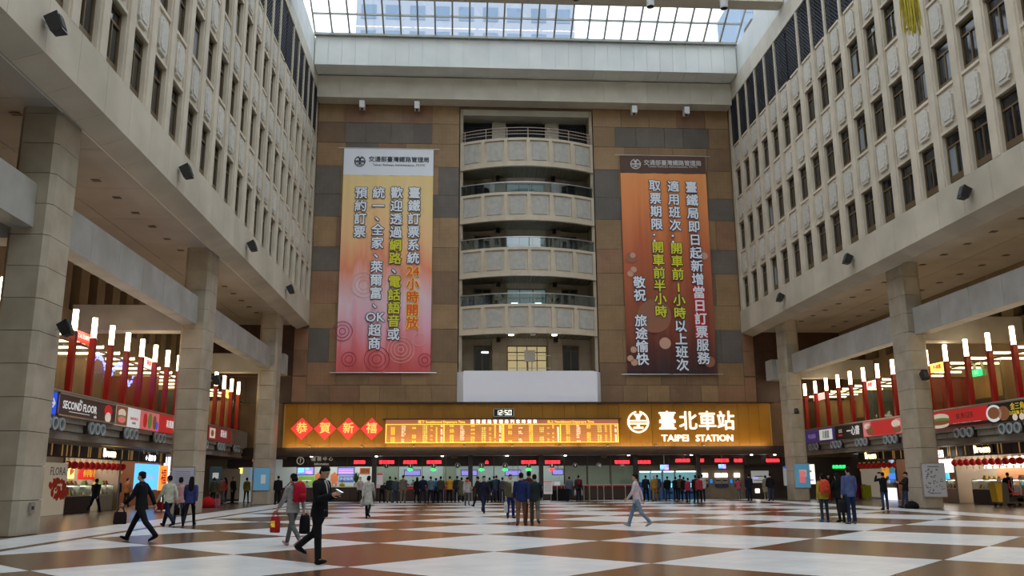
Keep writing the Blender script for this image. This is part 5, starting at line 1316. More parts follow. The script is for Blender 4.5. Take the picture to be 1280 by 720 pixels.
# ---------------------------------------------------------------- people
# joints in local metres, the figure faces -y and stands at z = 0; height 1.70
def rotx(v, a):                       # a > 0 swings a hanging limb forward (towards -y)
    return Vector((v[0], v[1]*math.cos(a)+v[2]*math.sin(a), -v[1]*math.sin(a)+v[2]*math.cos(a)))
R_ = math.radians
POSES = {
    'stand': dict(leg=((4, 2), (-3, 4)), arm=((4, 8, 14), (-2, 9, 18))),
    'wide': dict(leg=((6, 6), (-5, 3)), arm=((8, 14, 30), (2, 12, 20)), splay=6),
    'walk': dict(leg=((25, 6), (-20, 26)), arm=((-22, 8, 12), (20, 8, 24)), lean=3),
    'stride': dict(leg=((30, 4), (-27, 18)), arm=((-28, 8, 10), (26, 8, 26)), lean=5),
    'walk2': dict(leg=((-18, 30), (22, 4)), arm=((20, 8, 22), (-20, 8, 12)), lean=3),
    'phone': dict(leg=((8, 3), (-24, 34)), arm=((14, 6, 96), (10, 6, 102)), lean=3, head=24),
    'photo': dict(leg=((3, 3), (-4, 3)), arm=((78, 14, 95), (74, 14, 100)), splay=4),
    'counter': dict(leg=((3, 4), (-5, 8)), arm=((40, 8, 55), (30, 8, 60)), lean=6, head=8),
    'bend': dict(leg=((12, 10), (-4, 6)), arm=((60, 8, 30), (55, 8, 35)), lean=52, head=10),
    'lean': dict(leg=((14, 2), (6, 12)), arm=((28, 8, 75), (20, 8, 80)), lean=-7, head=10),
    'push': dict(leg=((10, 6), (-14, 12)), arm=((48, 6, 34), (46, 6, 36)), lean=8, head=6),
}
def joints(pose):
    p = POSES[pose]; J = {}
    lean = R_(p.get('lean', 0)); hz = .90
    def T(v): q = rotx((v[0], v[1], v[2]-hz), 0); q = Vector((v[0], v[1], v[2]-hz)); q = Vector((q.x, q.y*math.cos(lean)-q.z*math.sin(lean), q.y*math.sin(lean)+q.z*math.cos(lean))); q.z += hz; return q
    J['T'] = T
    for i, sx in ((0, -1), (1, 1)):
        hf, kf = p['leg'][i]; sp = R_(p.get('splay', 3))
        hip = Vector((sx*.088, 0, hz-.02)); th = rotx((0, 0, -.41), R_(hf)); knee = hip+Vector((sx*.41*math.sin(sp), th.y, th.z))
        sh = rotx((0, 0, -.40), R_(hf-kf)); ank = knee+Vector((sx*.02, sh.y, sh.z)); fa = R_(max(-35, min(12, hf-kf)))
        fd = Vector((sx*.03, -math.cos(fa)*.17, math.sin(fa)*.17)); toe = ank+fd+Vector((0, 0, -.035))
        heel = ank-fd*.38+Vector((0, 0, -.045))
        J['leg%d' % i] = (hip, knee, ank, toe, heel)
        af, ab, ef = p['arm'][i]
        shd = Vector((sx*.185, .005, 1.385)); ua = rotx((0, 0, -.28), R_(af)); elb = shd+Vector((sx*.28*math.sin(R_(ab)), ua.y, ua.z))
        fa2 = rotx((0, 0, -.25), R_(af+ef)); inw = .10 if ef > 50 else .0
        wr = elb+Vector((-sx*inw, fa2.y, fa2.z)); hd = (wr-elb).normalized()
        J['arm%d' % i] = [T(shd), T(elb), T(wr)]; J['hd%d' % i] = (T(wr)-T(elb)).normalized()
    mz = min(min(J['leg%d' % i][2].z-.085, J['leg%d' % i][3].z-.03) for i in (0, 1)); J['dz'] = -mz
    return J
def shift(vs, dz): return [Vector((v.x, v.y, v.z+dz)) for v in vs]
jobs = {}      # key -> (MB, voxel, smooth)
def person_parts(key, pose, style, female, detail):
    """Queue the meshes of one kind of figure: body, top, legs, hair, shoes."""
    if key in jobs: return
    J = joints(pose); dz = J['dz']; T0 = J['T']
    if female:
        for i, sx in ((0, -1), (1, 1)): J['arm%d' % i] = [v-Vector((sx*.024, 0, 0)) for v in J['arm%d' % i]]
    T = lambda x, y, z: T0(Vector((x, y, z)))+Vector((0, 0, dz))
    vox = .011 if detail > 1 else (.016 if detail == 1 else .026)
    sw = .92 if female else 1.0
    def A(i): return shift(J['arm%d' % i], dz)
    def Lg(i): return shift(J['leg%d' % i], dz)
    ha = R_(POSES[pose].get('head', 0))
    def HT(x, y, z):          # head frame: nod about the neck
        a, b_ = y, z-1.49; return T(x, a*math.cos(ha)-b_*math.sin(ha), 1.49+a*math.sin(ha)+b_*math.cos(ha))
    b = MB()
    b.loft([T(0, 0, .86), T(0, -.005, 1.0), T(0, -.01, 1.15), T(0, -.01, 1.3), T(0, 0, 1.40), T(0, .01, 1.45)], [(.13, .085), (.12*sw, .08), (.12*sw, .085), (.135*sw, .085), (.12*sw, .065), (.055, .05)], 14)
    b.loft([T(0, .012, 1.40), HT(0, .008, 1.50), HT(0, .005, 1.54)], [.055*sw, .052*sw, .05*sw], 12)
    # head with jaw, cheeks and crown
    b.loft([HT(0, -.035, 1.475), HT(0, -.03, 1.50), HT(0, -.018, 1.535), HT(0, -.006, 1.575), HT(0, .004, 1.62), HT(0, .008, 1.655), HT(0, .008, 1.685), HT(0, .008, 1.70)],
           [(.018, .02), (.045, .05), (.060, .075), (.068, .088), (.072, .094), (.066, .086), (.042, .056), (.012, .015)], 16)
    b.loft([HT(0, -.088, 1.60), HT(0, -.104, 1.572), HT(0, -.112, 1.560), HT(0, -.088, 1.552)], [.006, .010, .013, .008], 8)      # nose
    for q in (-1, 1): b.ball(HT(q*.073, .012, 1.583), (.010, .018, .03), 8, 4)
    b.ball(HT(0, -.092, 1.528), (.024, .010, .008), 8, 4)
    for i, sx in ((0, -1), (1, 1)):
        a, e, wv = A(i)
        b.loft([a+(Vector((0, 0, dz))*0), (a+e)/2, e, (e+wv)/2, wv], [.044*sw, .040*sw, .034*sw, .032*sw, .024*sw], 10)
        h = J['hd%d' % i]; side_ = Vector((sx, 0, 0)); side_ = (side_-h*side_.dot(h)).normalized(); nrm = h.cross(side_)
        palm = wv+h*.045; b.loft([wv-h*.01, wv+h*.03, wv+h*.085], [(.022, .018), (.018, .038), (.014, .036)], 10, ref=tuple(side_))
        hip, kn, an, toe, heel = Lg(i)
        b.loft([hip, (hip+kn)/2, kn, kn*.65+an*.35, (kn+an)*.5, an], [.080, .068, .050, .050, .043, .032], 10)
        b.loft([an, an+(toe-an)*.45-Vector((0, 0, .01)), toe], [(.03, .03), (.034, .026), (.025, .016)], 8)
    jobs[key+'|body'] = (b, vox)
    # fingers are added after the surface is grown
    f = MB()
    for i, sx in ((0, -1), (1, 1)):
        a, e, wv = A(i); h = J['hd%d' % i]; side_ = Vector((sx, 0, 0)); side_ = (side_-h*side_.dot(h)).normalized(); nrm = h.cross(side_); across = nrm if nrm.y < 0 else -nrm
        curl = -side_*sx*(-1 if sx < 0 else 1)
        for q, l_ in ((-.027, .062), (-.009, .076), (.010, .080), (.028, .070)):
            r0 = wv+h*.075+across*q; m1 = r0+h*l_*.5-side_*l_*.10; m2 = m1+h*l_*.38-side_*l_*.36
            f.loft([r0, m1, m2], [.0095, .009, .0075], 6)
        r0 = wv+h*.02+across*.03; f.loft([r0, r0+h*.03+across*.028, r0+h*.062+across*.034-side_*.012], [.011, .010, .008], 6)
    jobs[key+'|fingers'] = (f, 0)
    # upper garment
    g_ = MB(); k = 1.18 if style in ('jacket', 'coat', 'hood', 'vest') else 1.06
    low = {'coat': .52, 'skirt': .86, 'dress': .62}.get(style, .80)
    rr = [T(0, 0, low), T(0, 0, .93), T(0, -.005, 1.08), T(0, -.01, 1.24), T(0, 0, 1.36), T(0, .005, 1.405), T(0, .01, 1.435), T(0, .012, 1.475)]
    wid = [(.175 if low > .7 else .215, .135 if low > .7 else .16), (.165*sw, .125), (.150*sw, .112), (.178*sw, .125), (.172*sw, .105), (.145*sw, .088), (.10*sw, .072), (.062, .06)]
    wid = [(a*(k*.5+.5), c*(k*.5+.5)) for a, c in wid]
    g_.loft(rr, wid, 16)
    for i, sx in ((0, -1), (1, 1)):
        a, e, wv = A(i)
        if style == 'vest' : pts_ = None
        g_.loft([a, (a+e)/2, e, (e+wv)/2, wv+J['hd%d' % i]*.005], [.056*k, .054*k, .049*k, .045*k, .038*k], 12)
        g_.ball(tuple(a+Vector((-sx*.012, 0, -.004))), (.058*k, .060*k, .056*k), 12, 7)
    if style == 'hood': g_.loft([T(0, .05, 1.40), T(0, .085, 1.46), T(0, .08, 1.52)], [(.10, .05), (.11, .055), (.08, .03)], 12)
    jobs[key+'|top'] = (g_, vox*1.1)
    # trousers
    tr = MB()
    slim = female or style in ('coat', 'dress')
    w0 = .86 if slim else 1.0
    tr.loft([T(0, 0, .80), T(0, 0, .88), T(0, 0, .97)], [(.15, .10), (.165, .12), (.15, .112)], 14)
    for i in (0, 1):
        hip, kn, an, toe, heel = Lg(i)
        tr.loft([hip, hip*.6+kn*.4, kn, (kn+an)/2, an+Vector((0, 0, -.02))], [.098*w0, .086*w0, .068*w0, .064*w0, .058*w0], 12)
    jobs[key+'|legs'] = (tr, vox*1.1)
    sh = MB()
    for i in (0, 1):
        hip, kn, an, toe, heel = Lg(i); d = (toe-heel); u = Vector((0, 0, 1))
        sh.loft([heel-d*.02, heel+d*.12, heel+d*.45, heel+d*.75, heel+d*1.02, heel+d*1.12], [(.025, .022), (.040, .045), (.042, .048), (.047, .036), (.038, .026), (.012, .010)], 12)
        sh.loft([an+Vector((0, 0, .03)), heel+d*.25+Vector((0, 0, .01))], [.045, .042], 10)
    jobs[key+'|shoes'] = (sh, vox*.9)
    for hair in ('short', 'long', 'bun', 'cap'):
        h = MB()
        if hair == 'cap':
            h.loft([HT(0, .014, 1.62), HT(0, .012, 1.665), HT(0, .010, 1.70), HT(0, .008, 1.722)], [(.080, .102), (.080, .098), (.058, .068), (.015, .018)], 16)
        h.loft([HT(0, .040, 1.535), HT(0, .036, 1.57), HT(0, .026, 1.61), HT(0, .013, 1.65), HT(0, .009, 1.685), HT(0, .008, 1.708), HT(0, .010, 1.722)], [(.058, .052), (.074, .068), (.080, .080), (.079, .097), (.070, .088), (.046, .058), (.012, .014)], 16)
        if hair == 'long':
            h.loft([HT(0, .04, 1.64), HT(0, .065, 1.56), T(0, .085, 1.46), T(0, .105, 1.36), T(0, .11, 1.26), T(0, .105, 1.20)], [(.080, .07), (.092, .06), (.10, .055), (.10, .045), (.085, .035), (.04, .02)], 14)
        if hair == 'bun':
            h.loft([HT(0, .05, 1.62), HT(0, .07, 1.56), HT(0, .06, 1.51)], [(.08, .05), (.085, .05), (.05, .03)], 12)
        if hair == 'cap':
            h.loft([HT(0, -.02, 1.655), HT(0, -.10, 1.648), HT(0, -.15, 1.640)], [(.07, .012), (.062, .012), (.03, .008)], 10)
        jobs[key+'|'+hair] = (h, vox)
SKIN = mat('skin', (.50, .29, .19), .55); SKIN2 = mat('skin_light', (.60, .38, .27), .55)
HAIR = mat('hair_black', (.010, .008, .007), .85, spec=.15)
def cl(c): return mat('cloth_%02d_%02d_%02d' % tuple(int(v*99) for v in c), c, .85, spec=.15, ncol=tuple(v*.7 for v in c), nscale=9)
K_, NAVY, JEAN, LJEAN, GREY_, LGREY, BROWN_, KHAKI, OLIVE, WHITE_, RED_, PINK_, YEL, MUST, BLUE_, DGRN = (.010, .010, .012), (.012, .018, .045), (.03, .05, .09), (.16, .23, .30), (.12, .12, .12), (.34, .34, .33), (.10, .05, .025), (.16, .13, .09), (.06, .055, .03), (.55, .55, .54), (.45, .02, .02), (.50, .28, .28), (.60, .32, .02), (.33, .17, .03), (.03, .08, .30), (.02, .03, .022)
# (photo x, distance, heading, height, pose, style, female, top, legs, hair, hair kind, shoes, label)
PEOPLE = [
 (401, 16.4, 66, 1.72, 'phone', 'jacket', 0, K_, K_, K_, 'short', K_, 'man in a black suit walking while looking at his phone, nearest to the viewer'),
 (368, 20.9, 232, 1.66, 'walk', 'hood', 1, LGREY, GREY_, K_, 'bun', PINK_, 'woman in a grey hooded jacket walking away beside the suited man, red backpack on'),
 (180, 23.2, 262, 1.78, 'stride', 'jacket', 0, K_, K_, K_, 'short', K_, 'dark suited man striding left before the food shop with a black bag'),
 (213, 30.4, 240, 1.70, 'walk', 'vest', 0, (.50, .50, .38), NAVY, K_, 'short', K_, 'man in a cream vest and dark jeans walking left'),
 (226.5, 31.3, 200, 1.64, 'walk2', 'jacket', 1, PINK_, JEAN, K_, 'bun', K_, 'woman in a pink jacket and jeans beside the man in the cream vest'),
 (240, 30.4, 190, 1.66, 'walk', 'jacket', 1, (.04, .05, .16), K_, K_, 'long', K_, 'woman with long black hair, blue top and black tights walking away'),
 (52.5, 42, 80, 1.66, 'stand', 'shirt', 0, (.10, .22, .38), K_, K_, 'short', K_, 'man in a blue shirt standing before the cream poster wall'),
 (121, 43.5, 170, 1.66, 'walk', 'jacket', 0, (.02, .03, .06), NAVY, K_, 'short', (.2, .1, .1), 'man in a dark jacket standing at the left food counter'),
 (147, 53, 200, 1.70, 'stand', 'jacket', 0, K_, K_, K_, 'short', K_, 'person in black before the white display counter'),
 (160, 55, 150, 1.68, 'stand', 'jacket', 0, (.16, .07, .03), K_, K_, 'short', K_, 'man in a rust brown jacket near the gold trimmed pillar'),
 (170, 58, 210, 1.62, 'stand', 'jacket', 1, BROWN_, K_, K_, 'bun', K_, 'woman in a brown jacket beside the man in rust brown'),
 (193, 58, 20, 1.64, 'counter', 'jacket', 1, (.28, .05, .05), K_, K_, 'bun', K_, 'woman in a red patterned jacket before the blue panel'),
 (203, 58, 170, 1.66, 'stand', 'jacket', 0, K_, GREY_, K_, 'short', K_, 'man in a black jacket to the right of the red patterned jacket'),
 (268, 54, 195, 1.68, 'stand', 'jacket', 1, OLIVE, K_, K_, 'bun', K_, 'woman in an olive jacket and black leggings behind the luggage'),
 (277, 60, 20, 1.62, 'stand', 'jacket', 0, (.3, .1, .05), GREY_, K_, 'short', K_, 'person in an orange brown top behind the olive jacket'),
 (283, 61, 260, 1.70, 'counter', 'jacket', 1, RED_, JEAN, K_, 'long', WHITE_, 'woman in a red jacket and jeans facing left'),
 (292, 62, 60, 1.74, 'stand', 'jacket', 0, K_, K_, K_, 'short', K_, 'man in a black suit before the beige partition'),
 (309, 61, 170, 1.70, 'stand', 'vest', 1, (.20, .20, .06), K_, K_, 'bun', K_, 'person in a dark vest with yellow green sleeves at the left booth'),
 (325.5, 61.5, 185, 1.72, 'stand', 'jacket', 0, K_, NAVY, K_, 'short', K_, 'man in a black jacket queueing at the left booth'),
 (335, 62, 180, 1.68, 'stand', 'shirt', 0, (.20, .24, .24), K_, K_, 'short', K_, 'man in a grey shirt in the left booth queue'),
 (341.5, 61, 170, 1.64, 'walk', 'jacket', 1, WHITE_, K_, K_, 'short', WHITE_, 'woman in a white jacket at the far left column'),
 (348, 57.6, 200, 1.78, 'stand', 'jacket', 0, K_, K_, K_, 'short', K_, 'tall man in black to the right of the white jacket'),
 (461, 36.4, 170, 1.68, 'walk2', 'coat', 1, (.48, .47, .43), K_, K_, 'bun', K_, 'woman in a pale grey knee-length coat and black boots seen from behind'),
 (450.5, 62.5, 10, 1.70, 'stand', 'shirt', 1, (.52, .42, .38), K_, K_, 'bun', K_, 'woman in a white blouse and black trousers facing the hall by the information counter'),
 (384, 65.9, 0, 1.45, 'counter', 'shirt', 1, WHITE_, K_, K_, 'bun', K_, 'clerk in white behind the information counter, left'),
 (428, 65.9, 0, 1.48, 'counter', 'vest', 1, (.45, .42, .03), K_, K_, 'bun', K_, 'clerk in a yellow vest behind the information counter'),
 (478, 60.5, 170, 1.55, 'bend', 'jacket', 0, K_, K_, K_, 'short', K_, 'person in black bending forward by window 1'),
 (487.5, 60.0, 182, 1.72, 'stand', 'jacket', 0, (.02, .03, .03), KHAKI, K_, 'short', K_, 'man in a dark jacket and khaki trousers queueing under window plate 1'),
 (494.5, 59.5, 175, 1.66, 'stand', 'jacket', 0, (.05, .07, .08), JEAN, K_, 'short', K_, 'man in a grey green jacket and jeans in the queue'),
 (504, 59, 185, 1.78, 'stand', 'shirt', 0, KHAKI, KHAKI, K_, 'short', K_, 'tall man dressed all in khaki in the queue'),
 (508.5, 65.9, 0, 1.45, 'counter', 'shirt', 0, (.15, .3, .5), K_, K_, 'short', K_, 'clerk in blue behind window 2'),
 (516.5, 65.9, 0, 1.48, 'counter', 'shirt', 1, (.5, .35, .4), K_, K_, 'bun', K_, 'clerk in pink behind window 2'),
 (521.5, 60.5, 185, 1.66, 'stand', 'coat', 1, K_, K_, K_, 'long', K_, 'woman with long dark hair and a black coat in the queue'),
 (529, 60.0, 180, 1.74, 'wide', 'shirt', 0, NAVY, (.02, .025, .04), K_, 'short', K_, 'man in a navy shirt with bare forearms standing in the queue'),
 (538.5, 60.5, 175, 1.70, 'stand', 'jacket', 0, (.12, .2, .24), NAVY, K_, 'short', K_, 'man in a blue grey top beneath window plate 3'),
 (545, 61, 185, 1.60, 'stand', 'jacket', 0, BLUE_, K_, K_, 'short', K_, 'person in a bright blue jacket beneath window plate 3'),
 (551, 60, 180, 1.70, 'stand', 'jacket', 0, OLIVE, NAVY, K_, 'short', K_, 'man in an olive jacket beside the bright blue one'),
 (562, 61, 170, 1.70, 'counter', 'jacket', 0, YEL, K_, K_, 'short', K_, 'person in a yellow orange jacket in the queue'),
 (571.5, 60.5, 180, 1.72, 'stand', 'jacket', 0, (.02, .025, .03), NAVY, K_, 'short', K_, 'man in a dark jacket to the right of the yellow orange jacket'),
 (577, 57.5, 185, 1.68, 'walk', 'coat', 1, (.10, .09, .05), K_, K_, 'bun', WHITE_, 'woman in an olive brown coat before the pillar'),
 (584, 51.5, 175, 1.66, 'walk2', 'hood', 1, (.42, .40, .38), GREY_, K_, 'bun', GREY_, 'woman in a pale hooded jacket with an orange red collar'),
 (597.5, 50, 250, 1.70, 'walk', 'jacket', 0, (.02, .025, .02), K_, K_, 'short', K_, 'man in a dark green jacket walking behind the suited man in the middle'),
 (604.5, 40, 20, 1.70, 'stride', 'jacket', 0, (.015, .018, .025), NAVY, K_, 'short', K_, 'man in a dark jacket over green shirt striding toward the viewer in mid hall'),
 (612, 58, 180, 1.60, 'stand', 'jacket', 1, K_, K_, K_, 'bun', K_, 'woman in black behind the striding man'),
 (617.5, 60, 180, 1.70, 'stand', 'jacket', 0, (.03, .06, .10), JEAN, K_, 'short', K_, 'man in a teal blue jacket in the queue under plate 6'),
 (620.5, 61, 175, 1.74, 'stand', 'jacket', 0, NAVY, K_, K_, 'short', K_, 'man in a navy jacket behind the queue belt'),
 (628, 61, 180, 1.62, 'stand', 'jacket', 1, (.08, .08, .09), JEAN, K_, 'bun', K_, 'person in grey with jeans under the timetable screen of plate 6'),
 (638, 34.6, 10, 1.64, 'stand', 'vest', 0, (.10, .085, .05), (.01, .02, .12), K_, 'short', K_, 'man with a cream scarf and bright blue trousers facing the viewer'),
 (651.5, 28.8, 178, 1.72, 'walk', 'jacket', 0, (.015, .025, .10), (.14, .07, .035), K_, 'short', (.10, .05, .03), 'stout man in a navy jacket and brown trousers walking away'),
 (661, 31.6, 190, 1.74, 'stand', 'jacket', 0, (.06, .02, .015), K_, (.03, .015, .01), 'short', K_, 'man in dark maroon half hidden between two others in mid hall'),
 (668, 29.8, 172, 1.66, 'walk2', 'jacket', 0, DGRN, (.14, .13, .11), K_, 'short', GREY_, 'man in a dark green jacket and grey trousers walking away'),
 (711.5, 61.5, 185, 1.64, 'stand', 'jacket', 0, (.12, .14, .2), JEAN, K_, 'short', WHITE_, 'person with a striped blue top and red bag by the black suitcases'),
 (723, 60.8, 180, 1.72, 'stand', 'jacket', 0, (.05, .045, .04), NAVY, K_, 'short', GREY_, 'man with a maroon backpack holding two white bags'),
 (795, 27.7, 250, 1.66, 'walk', 'shirt', 0, (.62, .50, .54), LJEAN, K_, 'short', (.3, .3, .32), 'person in a pale pink shirt and light jeans walking left'),
 (807, 61, 178, 1.70, 'wide', 'jacket', 0, (.02, .02, .025), K_, K_, 'cap', K_, 'man in a black jacket at the first blue ticket machine'),
 (817.5, 59, 190, 1.68, 'stand', 'jacket', 0, MUST, MUST, (.5, .5, .48), 'cap', K_, 'man in mustard coveralls and a white cap'),
 (821.5, 61.5, 175, 1.72, 'stand', 'jacket', 0, (.03, .07, .18), KHAKI, K_, 'short', K_, 'man in a blue jacket behind the mustard coveralls'),
 (834, 61.5, 180, 1.62, 'stand', 'jacket', 0, K_, JEAN, K_, 'short', K_, 'man in a black jacket and blue jeans before the blue machines'),
 (844, 61.5, 182, 1.60, 'stand', 'jacket', 1, K_, K_, K_, 'bun', K_, 'woman in black before the fourth blue machine'),
 (850, 61.5, 185, 1.70, 'stand', 'jacket', 0, (.10, .06, .035), K_, K_, 'short', K_, 'man in a brown jacket before the blue machines'),
 (854.5, 61, 170, 1.58, 'stand', 'jacket', 1, K_, K_, K_, 'bun', K_, 'woman in black beside the brown jacket'),
 (859.5, 56, 200, 1.50, 'stand', 'jacket', 1, (.45, .04, .08), NAVY, K_, 'short', K_, 'child in a pink red jacket right of the blue machines'),
 (869, 55, 185, 1.66, 'stand', 'jacket', 0, (.02, .012, .014), K_, K_, 'short', K_, 'man with a black and red jacket in the group before the last blue machine'),
 (873.5, 54.5, 175, 1.62, 'stand', 'jacket', 1, (.40, .04, .06), K_, K_, 'bun', K_, 'woman in a red jacket in the same group'),
 (877.5, 57, 185, 1.72, 'stand', 'jacket', 0, (.48, .46, .42), NAVY, K_, 'short', K_, 'man in a pale jacket at the right of that group'),
 (922.5, 63.0, 178, 1.46, 'counter', 'jacket', 1, (.50, .06, .12), GREY_, K_, 'bun', K_, 'girl in a pink red top at the last beige machine'),
 (936, 58, 190, 1.72, 'stand', 'jacket', 0, (.012, .015, .03), NAVY, K_, 'short', K_, 'man in a dark navy jacket right of the beige machines'),
 (956.5, 60, 185, 1.64, 'stand', 'coat', 1, (.24, .20, .13), (.2, .16, .1), K_, 'bun', WHITE_, 'woman in a beige coat before the white notice board'),
 (962.5, 57.5, 180, 1.76, 'wide', 'jacket', 0, K_, JEAN, K_, 'short', K_, 'man in a black jacket and jeans near the farthest right column'),
 (1002.5, 62.2, 10, 1.66, 'stand', 'jacket', 0, (.14, .10, .09), K_, K_, 'short', WHITE_, 'person in a patterned jacket facing the viewer near the farthest right column'),
 (1007.5, 62.6, 20, 1.60, 'stand', 'jacket', 1, (.2, .02, .03), K_, K_, 'bun', WHITE_, 'person in dark red next to the patterned jacket'),
 (1027.5, 29.6, 180, 1.58, 'stand', 'jacket', 1, (.42, .28, .04), (.02, .035, .06), K_, 'bun', (.02, .10, .35), 'child in a yellow jacket and blue shoes wearing an orange red backpack'),
 (1035.5, 58, 0, 1.66, 'stand', 'jacket', 0, K_, K_, K_, 'short', K_, 'person in black far behind the child with the orange red backpack'),
 (1047.5, 29.4, 190, 1.58, 'counter', 'jacket', 1, K_, K_, K_, 'long', K_, 'woman with black hair and black clothes holding a red item, between two others'),
 (1060.5, 28.2, 187, 1.78, 'stand', 'shirt', 0, (.09, .12, .27), (.018, .028, .07), K_, 'short', GREY_, 'tall man in a blue sweatshirt and navy trousers with a black shoulder bag'),
 (1103.5, 40.5, 182, 1.68, 'photo', 'jacket', 0, K_, JEAN, K_, 'short', K_, 'man in a black jacket raising both arms to take a photo'),
 (1130.5, 41.6, 262, 1.70, 'lean', 'jacket', 0, (.015, .015, .02), JEAN, K_, 'cap', K_, 'man in a cap and dark jacket leaning back against the right column'),
 (1181, 53.2, 300, 1.40, 'counter', 'jacket', 1, (.5, .04, .04), K_, K_, 'bun', K_, 'clerk in red behind the pale pink counter'),
 (1261, 43.9, 170, 1.66, 'push', 'jacket', 0, (.02, .02, .03), NAVY, K_, 'cap', K_, 'cleaner in dark clothes with a red strap pushing the cleaning cart'),
]
def detail_of(y): return 2 if y < 24 else (1 if y < 45 else 0)
for P_ in PEOPLE:
    px, y, hd, h, pose, style, fem, *_r = P_
    person_parts('%s_%s_%d_%d' % (pose, style, fem, detail_of(y)), pose, style, fem, detail_of(y))
used = set()
for P_ in PEOPLE:
    px, y, hd, h, pose, style, fem, tc_, lc, hc, hk, sc2, lab = P_
    k0 = '%s_%s_%d_%d' % (pose, style, fem, detail_of(y))
    used |= {k0+'|'+q for q in ('body', 'fingers', 'top', 'legs', 'shoes', hk)}
tmp = {}
for key in used:
    mb, vox = jobs[key]; me = mb.mesh(key.split('|')[1])
    if vox == 0: tmp[key] = (me, None); continue
    ob = bpy.data.objects.new('tmp', me); col.objects.link(ob)
    m = ob.modifiers.new('r', 'REMESH'); m.mode = 'VOXEL'; m.voxel_size = vox; m.use_smooth_shade = True
    m = ob.modifiers.new('s', 'SMOOTH'); m.factor = .5; m.iterations = 2 if vox > .02 else 3
    tmp[key] = (me, ob)
dg = bpy.context.evaluated_depsgraph_get(); MESHES = {}
for key, (me, ob) in tmp.items():
    if ob is None: MESHES[key] = me; continue
    MESHES[key] = bpy.data.meshes.new_from_object(ob.evaluated_get(dg)); MESHES[key].name = key.split('|')[1]
for key, (me, ob) in tmp.items():
    if ob is not None: bpy.data.objects.remove(ob); bpy.data.meshes.remove(me)
# join the fingers to the body mesh
import bmesh
for key in list(MESHES):
    if key.endswith('|body'):
        bm = bmesh.new(); bm.from_mesh(MESHES[key]); bm.from_mesh(MESHES[key.replace('|body', '|fingers')])
        for f_ in bm.faces: f_.smooth = True
        bm.to_mesh(MESHES[key]); bm.free()
BYLAB = {}
for P_ in PEOPLE:
    px, y, hd, h, pose, style, fem, tc_, lc, hc, hk, sc2, lab = P_
    k0 = '%s_%s_%d_%d' % (pose, style, fem, detail_of(y)); x = wp(px, 600, y)[0]; sc_ = h/1.70
    t = thing('person', lab, 'person', (x, y, 0), R_(hd)); t.scale = (sc_, sc_, sc_); BYLAB[lab] = t
    def part(nm_, kk, m):
        me = MESHES[k0+'|'+kk]
        if not me.materials: me.materials.append(m)
        o_ = link(nm_, me, t); o_.material_slots[0].link = 'OBJECT'; o_.material_slots[0].material = m; return o_
    bo_ = part('body', 'body', SKIN if not fem else SKIN2)
    part({'coat': 'coat', 'vest': 'vest', 'shirt': 'shirt'}.get(style, 'jacket'), 'top', cl(tc_)); part('trousers', 'legs', cl(lc)); part('shoes', 'shoes', cl(sc2)); part('hair' if hk != 'cap' else 'cap', hk, HAIR if hc == K_ else cl(hc))
    J = joints(pose); dz = J['dz']; ha = R_(POSES[pose].get('head', 0)); le = R_(POSES[pose].get('lean', 0))
    def HT(x_, y_, z_):
        a, b_ = y_, z_-1.49; v = Vector((x_, a*math.cos(ha)-b_*math.sin(ha), 1.49+a*math.sin(ha)+b_*math.cos(ha))); return J['T'](v)+Vector((0, 0, dz))
    if detail_of(y) > 0:
        for q in (-1, 1):
            MB().ball((0, 0, 0), (.013, .008, .007), 8, 5).build('eye', black, bo_, True, loc=HT(q*.031, -.081, 1.592))
            MB().box(-.016, .016, -.004, .004, -.002, .002).build('eyebrow', HAIR, bo_, loc=HT(q*.032, -.086, 1.612))
        MB().box(-.02, .02, -.003, .004, -.0025, .0025).build('mouth', mat('lips', (.35, .12, .10), .5), bo_, loc=HT(0, -.100, 1.528))
    if y < 17:      # white shirt front, tie and lapels of the near man
        def front_strip(rows, d):
            mb = MB()
            for z_, y_, hw_ in rows:
                for dd in (0, d):
                    for q in (-hw_, hw_): mb.v.append(tuple(J['T'](Vector((q, y_-dd, z_)))+Vector((0, 0, dz))))
            for r in range(len(rows)-1):
                a = 4*r; mb.f += [(a+2, a+3, a+7, a+6), (a, a+4, a+5, a+1), (a, a+2, a+6, a+4), (a+1, a+5, a+7, a+3)]
            mb.f += [(0, 1, 3, 2), (a+4, a+6, a+7, a+5)]; return mb
        front_strip([(1.445, -.070, .045), (1.405, -.094, .052), (1.36, -.118, .046), (1.24, -.148, .034), (1.12, -.138, .022)], .008).build('shirt_front', cl((.6, .62, .64)), t)
        front_strip([(.93, -.126, .04), (.85, -.124, .055), (.80, -.122, .06)], .006).build('shirt_hem', cl((.6, .62, .64)), t)
        front_strip([(1.43, -.082, .014), (1.36, -.128, .018), (1.24, -.158, .022), (1.14, -.150, .006)], .008).build('tie', cl((.015, .015, .03)), t)
        MB().loft([(0, .0, 1.40), (0, .0, 1.46)], [(.072, .07), (.066, .064)], 14).build('collar', cl((.6, .62, .64)), t, loc=(0, -.005, dz))
def local(lab, v, rz=0):       # a point in a person's own frame, in world space
    t = BYLAB[lab]; a = t.rotation_euler.z; s_ = t.scale[0]; x, y, z = v
    return Vector((t.location.x+s_*(x*math.cos(a)-y*math.sin(a)), t.location.y+s_*(x*math.sin(a)+y*math.cos(a)), s_*z)), a
def find(sub): return next(l for l in BYLAB if sub in l)
